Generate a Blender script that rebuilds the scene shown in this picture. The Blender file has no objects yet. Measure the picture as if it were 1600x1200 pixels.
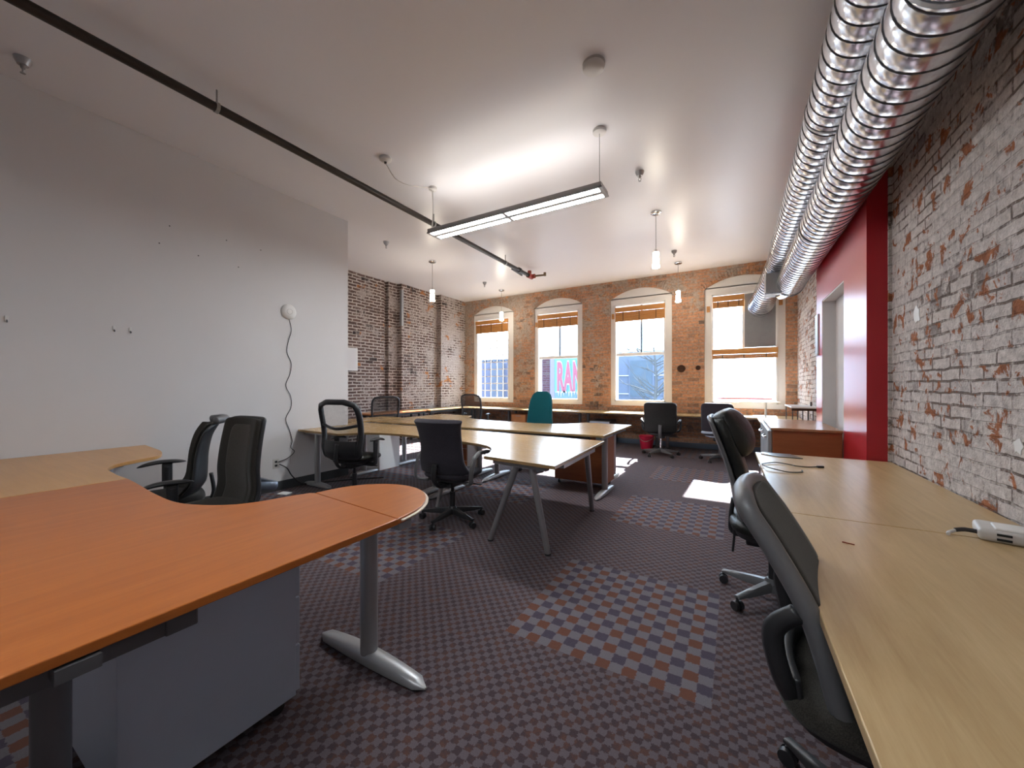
import bpy, bmesh, math, random
from mathutils import Vector, Matrix, Euler
random.seed(7)
C = bpy.context.scene.collection
PI = math.pi

# ------------------------------------------------------------------ camera, sky, sun, exposure
YAW = math.radians(30.3)
cam_d = bpy.data.cameras.new('camera'); cam = bpy.data.objects.new('camera', cam_d); C.objects.link(cam)
cam_d.sensor_fit = 'HORIZONTAL'; cam_d.sensor_width = 36.0; cam_d.lens = 36.0 * 595.0 / 1600.0
cam_d.shift_y = 3.0 / 1600.0; cam_d.clip_start = 0.02; cam_d.clip_end = 500
cam.location = (0, 0, 1.31); cam.rotation_euler = (PI / 2, 0, YAW)
bpy.context.scene.camera = cam

w = bpy.data.worlds.new('sky'); bpy.context.scene.world = w; w.use_nodes = True
bg = w.node_tree.nodes['Background']
bg.inputs['Color'].default_value = (0.74, 0.87, 1.0, 1); bg.inputs['Strength'].default_value = 10.0

sun_d = bpy.data.lights.new('sun', 'SUN'); sun = bpy.data.objects.new('sun', sun_d); C.objects.link(sun)
sun_d.energy = 62.0; sun_d.color = (1.0, 0.95, 0.88); sun_d.angle = math.radians(0.6)
el, az = math.atan(0.73), math.radians(2.0)
sdir = Vector((-math.sin(az) * math.cos(el), -math.cos(az) * math.cos(el), -math.sin(el)))
sun.rotation_euler = sdir.to_track_quat('-Z', 'Y').to_euler()
sun.location = (3, 30, 20)

vs = bpy.context.scene.view_settings
vs.view_transform = 'Standard'; vs.look = 'None'; vs.gamma = 1.0; vs.use_curve_mapping = False; vs.exposure = 0.65
cy = bpy.context.scene.cycles
cy.use_denoising = True; cy.max_bounces = 10; cy.diffuse_bounces = 6; cy.glossy_bounces = 4; cy.transparent_max_bounces = 16
cy.sample_clamp_indirect = 6.0; cy.caustics_reflective = True; cy.blur_glossy = 1.0

LAMP, UP = 58.0, 0.07      # luminance of the office strip lights
PEND = 45.0      # luminance of the small glass pendants

# window glass rectangles (x0, x1) and room numbers
WALL_Y, WALL_R, WALL_L, CEIL = 8.87, 1.02, -4.94, 3.745
WINS = [(-6.46, -5.14), (-4.51, -3.20), (-2.51, -1.17), (-0.54, 0.84)]
GLS = [(-6.34, -5.33), (-4.40, -3.34), (-2.39, -1.34), (-0.38, 0.69)]
for (a, b) in GLS:           # sampling portals for the daylight that comes in through the panes
    ld = bpy.data.lights.new('daylight_portal', 'AREA'); ld.shape = 'RECTANGLE'; ld.size = b - a; ld.size_y = 2.15
    lo = bpy.data.objects.new('daylight_portal', ld); C.objects.link(lo)
    lo.location = ((a + b) / 2, 9.14, 2.0); lo.rotation_euler = (PI / 2, 0, PI); ld.cycles.is_portal = True
    lo.rotation_euler = Vector((0, -1, 0)).to_track_quat('-Z', 'Z').to_euler()

# ------------------------------------------------------------------ node helpers and materials
class NT:
    def __init__(s, name):
        s.m = bpy.data.materials.new(name); s.m.use_nodes = True
        s.t = s.m.node_tree; s.p = s.t.nodes['Principled BSDF']; s.out = s.t.nodes['Material Output']
    def n(s, typ, ins=None, **kw):
        nd = s.t.nodes.new(typ)
        for k, v in kw.items(): setattr(nd, k, v)
        for k, v in (ins or {}).items(): s.set(nd.inputs[k], v)
        return nd
    def set(s, sock, v):
        if isinstance(v, bpy.types.NodeSocket): s.t.links.new(v, sock)
        elif hasattr(sock, 'default_value'):
            if isinstance(v, (tuple, list)) and len(v) == 3 and sock.type == 'RGBA': v = (*v, 1)
            sock.default_value = v
    def pr(s, **kw):
        names = dict(col='Base Color', rough='Roughness', metal='Metallic', normal='Normal', spec='Specular IOR Level',
                     coat='Coat Weight', coatr='Coat Roughness', sheen='Sheen Weight', ecol='Emission Color', emit='Emission Strength')
        for k, v in kw.items(): s.set(s.p.inputs[names[k]], v)
        return s
    def obj(s): return s.n('ShaderNodeTexCoord').outputs['Object']
    def math(s, op, a, b=0.0, clamp=False):
        nd = s.n('ShaderNodeMath', {0: a, 1: b}, operation=op, use_clamp=clamp); return nd.outputs[0]
    def noise(s, vec, scale, detail=4, rough=0.55, dist=0.0):
        return s.n('ShaderNodeTexNoise', {'Vector': vec, 'Scale': scale, 'Detail': detail, 'Roughness': rough, 'Distortion': dist}).outputs['Fac']
    def mix(s, f, a, b, mode='MIX'):
        nd = s.n('ShaderNodeMix', data_type='RGBA', blend_type=mode)
        s.set(nd.inputs[0], f); s.set(nd.inputs[6], a); s.set(nd.inputs[7], b); return nd.outputs[2]
    def ramp(s, f, stops, interp='LINEAR'):
        nd = s.n('ShaderNodeValToRGB', {'Fac': f}); cr = nd.color_ramp; cr.interpolation = interp
        while len(cr.elements) > 1: cr.elements.remove(cr.elements[-1])
        for i, (p, c) in enumerate(stops):
            e = cr.elements[0] if i == 0 else cr.elements.new(p)
            e.position = p; e.color = (*c, 1) if len(c) == 3 else c
        return nd.outputs['Color']
    def thr(s, f, lo, hi):
        return s.n('ShaderNodeMapRange', {'Value': f, 'From Min': lo, 'From Max': hi}).outputs[0]
    def bump(s, h, strength=0.3, dist=0.01, normal=None):
        nd = s.n('ShaderNodeBump', {'Height': h, 'Strength': strength, 'Distance': dist})
        if normal: s.set(nd.inputs['Normal'], normal)
        return nd.outputs[0]

def plain(name, col, rough=0.5, metal=0.0, var=0.08, scale=12.0, bump=0.0, bscale=200.0, **kw):
    t = NT(name); o = t.obj(); f = t.noise(o, scale, 3)
    c = t.mix(f, tuple(max(0, x * (1 - var)) for x in col), tuple(min(1, x * (1 + var)) for x in col))
    t.pr(col=c, rough=rough, metal=metal, **kw)
    if bump: t.pr(normal=t.bump(t.noise(o, bscale, 2), bump, 0.004))
    return t.m

def wood(name, c1, c2, axis='Y', rough=0.32, scale=1.0, coat=0.15):
    t = NT(name); o = t.obj()
    sc = {'Y': (9, 0.8, 9), 'X': (0.8, 9, 9), 'Z': (9, 9, 0.8)}[axis]
    mp = t.n('ShaderNodeMapping', {'Vector': o, 'Scale': tuple(v * scale for v in sc)}).outputs[0]
    g = t.noise(mp, 2.2, 8, 0.62, 0.9); fine = t.noise(mp, 16, 3, 0.7)
    big = t.noise(o, 1.3, 2)
    f = t.math('ADD', t.math('MULTIPLY', g, 0.62), t.math('ADD', t.math('MULTIPLY', fine, 0.23), t.math('MULTIPLY', big, 0.2)))
    c = t.ramp(f, [(0.33, c1), (0.72, c2)])
    t.pr(col=c, rough=t.math('ADD', rough - 0.05, t.math('MULTIPLY', fine, 0.1)), coat=coat, coatr=0.25)
    return t.m

def brick_mat(name, plane, c1, c2, mortar, overlay=None, ov_rng=(0.5, 0.6), ov_scale=2.0, chips=None, chip_rng=(0.6, 0.64),
              mort_size=0.011, dark=(0.06, 0.05, 0.045), dark_rng=(0.62, 0.75), grad=None, bh=0.067, bw=0.215, bump=0.6, chip_scale=7.0):
    t = NT(name); o = t.obj(); sp = t.n('ShaderNodeSeparateXYZ', {'Vector': o}).outputs
    wob = t.n('ShaderNodeTexNoise', {'Vector': o, 'Scale': 5.0, 'Detail': 3.0}).outputs['Color']
    a = sp[0] if plane == 'XZ' else sp[1]
    v = t.n('ShaderNodeCombineXYZ', {0: a, 1: sp[2], 2: 0.0}).outputs[0]
    off = t.n('ShaderNodeVectorMath', {0: wob, 1: (0.5, 0.5, 0.5)}, operation='SUBTRACT').outputs[0]
    off = t.n('ShaderNodeVectorMath', {0: off, 'Scale': 0.035}, operation='SCALE').outputs[0]
    v2 = t.n('ShaderNodeVectorMath', {0: v, 1: off}, operation='ADD').outputs[0]
    br = t.n('ShaderNodeTexBrick', {'Vector': v2, 'Color1': c1, 'Color2': c2, 'Mortar': mortar, 'Scale': 1.0, 'Mortar Size': mort_size,
                                    'Mortar Smooth': 0.35, 'Bias': 0.0, 'Brick Width': bw, 'Row Height': bh})
    br2 = t.n('ShaderNodeTexBrick', {'Vector': v2, 'Color1': (0, 0, 0), 'Color2': (1, 1, 1), 'Mortar': (0.5, 0.5, 0.5), 'Scale': 1.0,
                                     'Mortar Size': 0.0, 'Brick Width': bw, 'Row Height': bh}, offset=0.5)
    big = t.noise(o, 1.1, 4, 0.6); mid = t.noise(o, ov_scale, 5, 0.65); fine = t.noise(o, 26, 6, 0.7); chip = t.noise(o, chip_scale, 5, 0.62, 0.6)
    col = br.outputs['Color']
    col = t.mix(t.math('MULTIPLY', t.thr(br2.outputs['Color'], 0.72, 0.95), t.thr(big, 0.35, 0.6)), col, dark)   # odd burnt bricks
    col = t.mix(t.math('MULTIPLY', t.thr(mid, *dark_rng), 0.7), col, dark)                                      # soot
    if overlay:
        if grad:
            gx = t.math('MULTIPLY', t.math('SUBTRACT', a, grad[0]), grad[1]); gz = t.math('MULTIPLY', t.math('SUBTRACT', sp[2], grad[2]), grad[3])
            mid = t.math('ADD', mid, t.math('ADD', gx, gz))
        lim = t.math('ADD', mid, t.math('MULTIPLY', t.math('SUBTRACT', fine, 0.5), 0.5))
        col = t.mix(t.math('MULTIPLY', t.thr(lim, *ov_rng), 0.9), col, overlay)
    if chips:
        per = t.math('ADD', chip, t.math('MULTIPLY', t.math('SUBTRACT', br2.outputs['Color'], 0.5), 0.16))
        k = t.thr(per, *chip_rng)
        cc = t.mix(fine, tuple(x * 0.5 for x in chips), tuple(min(1, x * 1.35) for x in chips))
        col = t.mix(k, col, cc)
    col = t.mix(0.62, col, t.mix(t.thr(fine, 0.3, 0.66), (0.32, 0.30, 0.29), (1.12, 1.12, 1.12)), 'MULTIPLY')
    line = t.thr(br.outputs['Fac'], 0.5, 1.0)
    h = t.math('SUBTRACT', t.math('ADD', t.math('MULTIPLY', fine, 0.55), t.math('MULTIPLY', chip, 0.6)), t.math('MULTIPLY', br.outputs['Fac'], 0.6))
    t.pr(col=col, rough=0.92, spec=0.2, normal=t.bump(h, bump, 0.03))
    return t.m

M = {}
M['ceiling'] = plain('ceiling_paint', (0.765, 0.755, 0.775), 0.36, var=0.02, scale=1.5, bump=0.02, bscale=40)
M['wall'] = plain('wall_paint', (0.62, 0.595, 0.585), 0.6, var=0.03, scale=1.5, bump=0.05, bscale=90)
M['white'] = plain('white_paint', (0.74, 0.72, 0.69), 0.45, var=0.03)
M['white_gloss'] = plain('white_enamel', (0.8, 0.79, 0.77), 0.3, var=0.02)
M['red'] = plain('red_paint', (0.42, 0.012, 0.022), 0.28, var=0.08, scale=2.0, bump=0.04, bscale=80)
M['baseboard'] = plain('dark_vinyl', (0.045, 0.046, 0.047), 0.5)
M['beech'] = wood('beech_veneer', (0.31, 0.185, 0.072), (0.44, 0.29, 0.13), 'X', 0.26, coat=0.0)
M['birch'] = wood('birch_veneer', (0.38, 0.245, 0.105), (0.56, 0.40, 0.21), 'Y', 0.33)
M['cherry'] = wood('cherry_veneer', (0.35, 0.092, 0.015), (0.49, 0.15, 0.03), 'Y', 0.34, coat=0.0)
M['honey'] = wood('honey_veneer', (0.48, 0.225, 0.06), (0.60, 0.315, 0.10), 'X', 0.32)
M['edge'] = wood('pale_edging', (0.62, 0.48, 0.34), (0.72, 0.58, 0.44), 'X', 0.4)
M['pedwood'] = wood('red_brown_veneer', (0.25, 0.072, 0.022), (0.36, 0.115, 0.036), 'X', 0.4)
M['orangewood'] = wood('orange_veneer', (0.46, 0.17, 0.055), (0.60, 0.26, 0.09), 'Y', 0.35)
M['blindwood'] = wood('woven_wood', (0.36, 0.15, 0.035), (0.58, 0.27, 0.07), 'X', 0.5, 2.0)
M['silver'] = plain('silver_powder_coat', (0.38, 0.38, 0.385), 0.38, 0.55, 0.05)
M['greymetal'] = plain('grey_metal', (0.13, 0.13, 0.138), 0.42, 0.4, 0.06)
M['bluegrey'] = plain('pale_grey_enamel', (0.46, 0.52, 0.63), 0.35, 0.1, 0.03)
M['black'] = plain('black_plastic', (0.022, 0.022, 0.024), 0.42, 0, 0.15, bump=0.08)
M['blackmatte'] = plain('black_frame', (0.013, 0.013, 0.014), 0.6)
M['greyplastic'] = plain('grey_plastic', (0.125, 0.125, 0.13), 0.36, 0, 0.1, bump=0.06)
M['bluesteel'] = plain('painted_steel', (0.16, 0.2, 0.26), 0.35, 0.5, 0.05)
def fabric(name, col, sc=350.0):
    t = NT(name); o = t.obj(); v = t.n('ShaderNodeTexVoronoi', {'Vector': o, 'Scale': sc}).outputs['Distance']; f = t.noise(o, 9, 3)
    c = t.mix(t.thr(v, 0.1, 0.7), tuple(x * 1.35 for x in col), tuple(x * 0.65 for x in col))
    c = t.mix(0.3, c, t.mix(f, (0.6, 0.6, 0.6), (1, 1, 1)), 'MULTIPLY')
    t.pr(col=c, rough=0.95, sheen=0.15, spec=0.1, normal=t.bump(v, 0.25, 0.002)); return t.m
M['fab_grey'] = fabric('charcoal_fabric', (0.055, 0.05, 0.062))
M['fab_black'] = fabric('black_fabric', (0.026, 0.024, 0.023))
M['fab_brown'] = fabric('dark_brown_fabric', (0.04, 0.036, 0.031))
M['fab_brown2'] = fabric('taupe_fabric', (0.078, 0.07, 0.061))
M['fab_teal'] = fabric('teal_fabric', (0.006, 0.10, 0.12))
def leather():
    t = NT('black_leather'); o = t.obj(); v = t.n('ShaderNodeTexVoronoi', {'Vector': o, 'Scale': 220.0}).outputs['Distance']
    cr = t.noise(o, 14, 4, 0.6, 1.2)
    h = t.math('ADD', t.math('MULTIPLY', v, 0.25), cr)
    t.pr(col=t.mix(cr, (0.006, 0.007, 0.006), (0.018, 0.019, 0.017)), rough=0.32, spec=0.35, normal=t.bump(h, 0.45, 0.012)); return t.m
M['leather'] = leather()
def meshcloth(name, dens, col=(0.03, 0.03, 0.031)):
    t = NT(name); o = t.obj()
    t.pr(col=col, rough=0.8)
    v = t.n('ShaderNodeTexVoronoi', {'Vector': o, 'Scale': 420.0}).outputs['Distance']
    k = t.thr(v, dens - 0.12, dens + 0.12)
    tr = t.n('ShaderNodeBsdfTransparent'); mx = t.n('ShaderNodeMixShader', {0: k})
    t.t.links.new(t.p.outputs[0], mx.inputs[1]); t.t.links.new(tr.outputs[0], mx.inputs[2]); t.t.links.new(mx.outputs[0], t.out.inputs[0]); return t.m
M['mesh'] = meshcloth('see_through_mesh', 0.34)
M['mesh_dense'] = meshcloth('dense_mesh', 0.5)
def glass():
    t = NT('window_glass'); tr = t.n('ShaderNodeBsdfTransparent', {'Color': (0.90, 0.95, 1.0)}); gl = t.n('ShaderNodeBsdfGlossy', {'Roughness': 0.02})
    lw = t.n('ShaderNodeLayerWeight', {'Blend': 0.12}); f = t.math('MULTIPLY', lw.outputs['Fresnel'], 0.6)
    mx = t.n('ShaderNodeMixShader', {0: f}); t.t.links.new(tr.outputs[0], mx.inputs[1]); t.t.links.new(gl.outputs[0], mx.inputs[2])
    t.t.links.new(mx.outputs[0], t.out.inputs[0]); return t.m
M['glass'] = glass()
def galv():
    t = NT('galvanised_steel'); o = t.obj(); v = t.n('ShaderNodeTexVoronoi', {'Vector': o, 'Scale': 22.0}).outputs['Color']; n = t.noise(o, 5, 4)
    g = t.n('ShaderNodeRGBToBW', {0: v}).outputs[0]
    t.pr(col=t.mix(g, (0.58, 0.60, 0.64), (0.74, 0.76, 0.80)), metal=1.0, rough=t.math('ADD', 0.15, t.math('MULTIPLY', n, 0.16))); return t.m
M['galv'] = galv()
M['galvdark'] = plain('dull_galvanised_sheet', (0.33, 0.34, 0.35), 0.45, 0.7, 0.08)
M['seam'] = plain('seam_crimp_shade', (0.12, 0.12, 0.125), 0.5, 0.7)  # shading of the crimp edges put into a darker metal
M['chrome'] = plain('chrome', (0.55, 0.55, 0.56), 0.18, 1.0, 0.02)
M['pipe'] = plain('dark_iron_pipe', (0.035, 0.027, 0.022), 0.42, 0.35, 0.25, 8)
M['redpaintpipe'] = plain('red_oxide_fitting', (0.26, 0.03, 0.016), 0.5, 0.2, 0.2, 30)
M['bronze'] = plain('bronze_fitting', (0.14, 0.10, 0.06), 0.4, 0.7)
M['rust'] = plain('rusty_iron', (0.055, 0.022, 0.011), 0.8, 0.3, 0.5, 60)
M['whiteplastic'] = plain('white_plastic', (0.66, 0.64, 0.61), 0.4, var=0.02)
M['offwhite'] = plain('aged_white_plastic', (0.50, 0.47, 0.44), 0.45, var=0.06)
M['cable'] = plain('dark_cable', (0.03, 0.028, 0.026), 0.5)
M['wire'] = plain('steel_wire', (0.35, 0.34, 0.33), 0.4, 0.6)
M['binred'] = plain('red_plastic', (0.62, 0.02, 0.06), 0.4)
M['paper'] = plain('white_paper', (0.75, 0.75, 0.74), 0.8, var=0.02)
M['dark'] = plain('dark_slot', (0.01, 0.01, 0.01), 0.7)
M['notice'] = plain('pale_blue_board', (0.60, 0.68, 0.78), 0.25, var=0.03)
M['splinter'] = plain('red_splinter', (0.22, 0.03, 0.012), 0.6)
M['slate'] = plain('black_slate', (0.045, 0.042, 0.035), 0.3)
def emis(name, col, s):
    t = NT(name); t.pr(col=col, ecol=col, emit=s, rough=0.4); return t.m
M['uptube'] = emis('lit_upper_diffuser', (1.0, 0.97, 0.92), LAMP * UP)
M['filltube'] = emis('fill_diffuser', (0.88, 0.95, 1.0), LAMP * 0.60)  # glow of the fill lamp added behind the camera
M['tube'] = emis('lit_diffuser', (0.88, 0.95, 1.0), LAMP)
M['shade'] = emis('lit_frosted_glass', (1.0, 0.90, 0.74), PEND)
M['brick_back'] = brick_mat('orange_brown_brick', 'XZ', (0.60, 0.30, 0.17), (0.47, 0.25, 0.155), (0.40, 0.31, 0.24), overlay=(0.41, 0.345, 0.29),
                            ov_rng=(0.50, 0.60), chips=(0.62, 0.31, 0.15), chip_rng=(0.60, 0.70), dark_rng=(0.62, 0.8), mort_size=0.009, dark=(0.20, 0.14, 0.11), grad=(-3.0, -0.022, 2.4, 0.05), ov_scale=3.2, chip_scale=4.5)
M['brick_left'] = brick_mat('sooty_brick_white_mortar', 'YZ', (0.115, 0.075, 0.065), (0.20, 0.13, 0.11), (0.58, 0.52, 0.47), overlay=(0.46, 0.40, 0.37),
                            ov_rng=(0.49, 0.62), ov_scale=2.6, grad=(6.6, 0.05, 2.0, 0.0), chips=(0.46, 0.19, 0.07), chip_rng=(0.64, 0.70), mort_size=0.014, dark_rng=(0.6, 0.9), dark=(0.045, 0.036, 0.036), chip_scale=2.4)
M['brick_right'] = brick_mat('whitewashed_brick', 'YZ', (0.70, 0.63, 0.595), (0.61, 0.55, 0.535), (0.22, 0.17, 0.15), overlay=(0.66, 0.60, 0.57),
                             ov_rng=(0.45, 0.55), chips=(0.40, 0.15, 0.07), chip_rng=(0.585, 0.625), mort_size=0.0075, dark_rng=(0.66, 0.78), dark=(0.16, 0.12, 0.10), chip_scale=9.0, bump=1.0)
M['brick_out'] = brick_mat('outdoor_brick', 'XZ', (0.044, 0.019, 0.023), (0.036, 0.016, 0.022), (0.057, 0.044, 0.057), mort_size=0.02, bh=0.16, bw=0.5, dark_rng=(0.8, 0.95))
def carpet():
    t = NT('carpet_tiles'); o = t.obj(); sp = t.n('ShaderNodeSeparateXYZ', {'Vector': o}).outputs
    x = t.math('ADD', sp[0], 1.06); y = t.math('SUBTRACT', sp[1], 1.74)
    T = 0.98
    def frac(v, p): return t.math('FLOORED_MODULO', t.math('DIVIDE', v, p), 1.0)
    def lt(v, k): return t.math('LESS_THAN', v, k)
    tx = lt(frac(x, 2 * T), 0.5); ty = lt(frac(y, 2 * T), 0.5); big = t.math('MULTIPLY', tx, ty)
    p = T / 8
    nz = t.noise(o, 90, 3, 0.7)
    nzs = t.math('MULTIPLY', t.math('SUBTRACT', nz, 0.5), 0.028)
    xa, ya = t.math('ADD', x, nzs), t.math('ADD', y, nzs)
    cx, cyv = lt(frac(xa, p), 0.5), lt(frac(ya, p), 0.5)
    orange = t.math('MULTIPLY', cx, cyv); purp = t.math('MULTIPLY', t.math('SUBTRACT', 1, cx), t.math('SUBTRACT', 1, cyv))
    spk = t.noise(o, 420, 2, 0.8); spk2 = t.noise(o, 140, 3, 0.7)
    big_c = t.mix(orange, t.mix(purp, (0.165, 0.150, 0.165), (0.066, 0.052, 0.076)), (0.150, 0.056, 0.032))
    q = p / 4
    fx, fy = lt(frac(xa, 2 * q), 0.5), lt(frac(ya, 2 * q), 0.5)
    chk = t.math('ABSOLUTE', t.math('SUBTRACT', fx, fy))
    hue = t.noise(o, 16, 3, 0.7)
    darkc = t.mix(t.thr(hue, 0.45, 0.62), (0.062, 0.040, 0.046), (0.105, 0.050, 0.038))
    fine_c = t.mix(chk, darkc, (0.130, 0.108, 0.118))
    col = t.mix(big, fine_c, big_c)
    col = t.mix(0.75, col, t.mix(t.thr(spk, 0.3, 0.7), (0.55, 0.53, 0.55), (1.3, 1.28, 1.3)), 'MULTIPLY')
    col = t.mix(0.4, col, t.mix(spk2, (0.5, 0.5, 0.5), (1.3, 1.3, 1.3)), 'MULTIPLY')
    h = t.math('ADD', spk, t.math('MULTIPLY', t.math('ADD', chk, orange), 0.3))
    t.pr(col=col, rough=0.97, spec=0.1, sheen=0.1, normal=t.bump(h, 0.5, 0.006)); return t.m
M['carpet'] = carpet()

# ------------------------------------------------------------------ mesh helpers
def catmull(pts, n=6, closed=False):
    pts = [Vector(p) for p in pts]; out = []; N = len(pts)
    rng = range(N if closed else N - 1)
    for i in rng:
        p0 = pts[(i - 1) % N] if (closed or i > 0) else pts[0]; p1 = pts[i]; p2 = pts[(i + 1) % N]
        p3 = pts[(i + 2) % N] if (closed or i + 2 < N) else pts[-1]
        for k in range(n):
            t = k / n
            out.append(0.5 * ((2 * p1) + (p2 - p0) * t + (2 * p0 - 5 * p1 + 4 * p2 - p3) * t * t + (3 * p1 - p0 - 3 * p2 + p3) * t ** 3))
    if not closed: out.append(pts[-1])
    return out

class MB:
    def __init__(s): s.b = bmesh.new()
    def _face(s, vs):
        try: return s.b.faces.new(vs)
        except ValueError: return None
    def box(s, c, d, rot=None, bev=0.0, seg=2):
        r = bmesh.ops.create_cube(s.b, size=1.0); vs_ = r['verts']
        bmesh.ops.scale(s.b, vec=Vector(d), verts=vs_)
        if bev > 0:
            es = list({e for v in vs_ for e in v.link_edges})
            rb = bmesh.ops.bevel(s.b, geom=es, offset=bev, segments=seg, profile=0.5, affect='EDGES')
            vs_ = list({v for f in rb['faces'] for v in f.verts} | {v for v in vs_ if v.is_valid})
            # collect the whole island
            st = list(vs_); seen = set(vs_)
            while st:
                v = st.pop()
                for e in v.link_edges:
                    o = e.other_vert(v)
                    if o not in seen: seen.add(o); st.append(o)
            vs_ = list(seen)
        if rot: bmesh.ops.rotate(s.b, cent=(0, 0, 0), matrix=Euler(rot).to_matrix(), verts=vs_)
        bmesh.ops.translate(s.b, vec=Vector(c), verts=vs_); return s
    def bx(s, x0, x1, y0, y1, z0, z1, bev=0.0):
        return s.box(((x0 + x1) / 2, (y0 + y1) / 2, (z0 + z1) / 2), (abs(x1 - x0), abs(y1 - y0), abs(z1 - z0)), bev=bev)
    def tube(s, pts, r, seg=10, closed=False, flat=1.0, up=(0, 0, 1), caps=True):
        pts = [Vector(p) for p in pts]; n = len(pts); rings = []
        rr = r if isinstance(r, (list, tuple)) else [r] * n
        prev = None
        for i, p in enumerate(pts):
            a = pts[(i - 1) % n] if (closed or i > 0) else p; b = pts[(i + 1) % n] if (closed or i < n - 1) else p
            d = (b - a).normalized() if (b - a).length > 1e-9 else Vector((0, 0, 1))
            if prev is None:
                u = Vector(up); u = u - d * u.dot(d)
                if u.length < 1e-3: u = Vector((1, 0, 0)) - d * d.x
            else: u = prev - d * prev.dot(d)
            if u.length < 1e-6: u = d.orthogonal()
            u.normalize(); v = d.cross(u); prev = u
            rings.append([s.b.verts.new(p + (u * math.cos(2 * PI * k / seg) * flat + v * math.sin(2 * PI * k / seg)) * rr[i]) for k in range(seg)])
        m = n if closed else n - 1
        for i in range(m):
            A, B = rings[i], rings[(i + 1) % n]
            for k in range(seg): s._face((A[k], A[(k + 1) % seg], B[(k + 1) % seg], B[k]))
        if caps and not closed: s._face(rings[0][::-1]); s._face(rings[-1])
        return s
    def cyl(s, p0, p1, r0, r1=None, seg=20): return s.tube([p0, p1], [r0, r0 if r1 is None else r1], seg)
    def lathe(s, prof, c=(0, 0, 0), seg=24):           # prof: (radius, z)
        rings = []
        for (r, z) in prof:
            rings.append([s.b.verts.new((c[0] + r * math.cos(2 * PI * k / seg), c[1] + r * math.sin(2 * PI * k / seg), c[2] + z)) for k in range(seg)])
        for A, B in zip(rings, rings[1:]):
            for k in range(seg): s._face((A[k], A[(k + 1) % seg], B[(k + 1) % seg], B[k]))
        s._face(rings[0][::-1]); s._face(rings[-1]); return s
    def prism(s, poly, z0, z1, bev=0.0):
        vs_ = [s.b.verts.new((p[0], p[1], z0)) for p in poly]
        f = s.b.faces.new(vs_); f.normal_update()
        r = bmesh.ops.extrude_face_region(s.b, geom=[f]); tv = [g for g in r['geom'] if isinstance(g, bmesh.types.BMVert)]
        bmesh.ops.translate(s.b, vec=(0, 0, z1 - z0), verts=tv)
        if bev:
            tf = [g for g in r['geom'] if isinstance(g, bmesh.types.BMFace)]
            es = list({e for ff in tf for e in ff.edges}) + list(f.edges if f.is_valid else [])
            bmesh.ops.bevel(s.b, geom=es, offset=bev, segments=2, profile=0.5, affect='EDGES')
        return s
    def loft(s, rings, cap0=True, cap1=True):
        R = [[s.b.verts.new(p) for p in ring] for ring in rings]; n = len(R[0])
        for A, B in zip(R, R[1:]):
            for k in range(n): s._face((A[k], A[(k + 1) % n], B[(k + 1) % n], B[k]))
        if cap0: s._face(R[0][::-1])
        if cap1: s._face(R[-1])
        return s
    def shell(s, prof, wf, thick, bulge=0.0, nu=8, puff=0.0, x0=0.0, npr=5):
        """sheet swept up a side profile [(y, z)...]; wf(t) half width; bulge wraps the sides forward (+y); puff pads the middle"""
        P = catmull([(0, y, z) for y, z in prof], npr); n = len(P) - 1; F, B = [], []
        for i, p in enumerate(P):
            t = i / n; a = P[max(i - 1, 0)]; b = P[min(i + 1, n)]; d = (b - a).normalized(); nor = Vector((0, d.z, -d.y))
            hw = max(wf(t), 0.004); fr, bk = [], []
            for k in range(nu + 1):
                u = -1 + 2 * k / nu
                q = Vector((x0 + u * hw, p.y + bulge * u * u * (hw / max(wf(0.5), 0.01)) ** 2, p.z))
                th = thick / 2; pf = puff * (1 - u * u) * math.sin(PI * min(max(t, 0.02), 0.98)) ** 0.5
                fr.append(s.b.verts.new(q + nor * (th + pf))); bk.append(s.b.verts.new(q - nor * th))
            F.append(fr); B.append(bk)
        for i in range(n):
            for k in range(nu):
                s._face((F[i][k + 1], F[i][k], F[i + 1][k], F[i + 1][k + 1])); s._face((B[i][k], B[i][k + 1], B[i + 1][k + 1], B[i + 1][k]))
            s._face((F[i][0], B[i][0], B[i + 1][0], F[i + 1][0])); s._face((B[i][nu], F[i][nu], F[i + 1][nu], B[i + 1][nu]))
        for k in range(nu):
            s._face((B[0][k], F[0][k], F[0][k + 1], B[0][k + 1])[::-1]); s._face((F[n][k], B[n][k], B[n][k + 1], F[n][k + 1])[::-1])
        return s
    def build(s, name, mat, parent=None, smooth=False, sub=0, angle=None, loc=None):
        bmesh.ops.recalc_face_normals(s.b, faces=s.b.faces[:])
        me = bpy.data.meshes.new(name); s.b.to_mesh(me); s.b.free()
        o = bpy.data.objects.new(name, me); C.objects.link(o); o.data.materials.append(M[mat] if isinstance(mat, str) else mat)
        if parent is not None: o.parent = parent
        if loc: o.location = loc
        if smooth or sub:
            for p in me.polygons: p.use_smooth = True
        if angle:
            for p in me.polygons: p.use_smooth = True
            me.set_sharp_from_angle(angle=math.radians(angle))
        if sub:
            md = o.modifiers.new('subdivision', 'SUBSURF'); md.levels = sub; md.render_levels = sub
        return o

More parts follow.
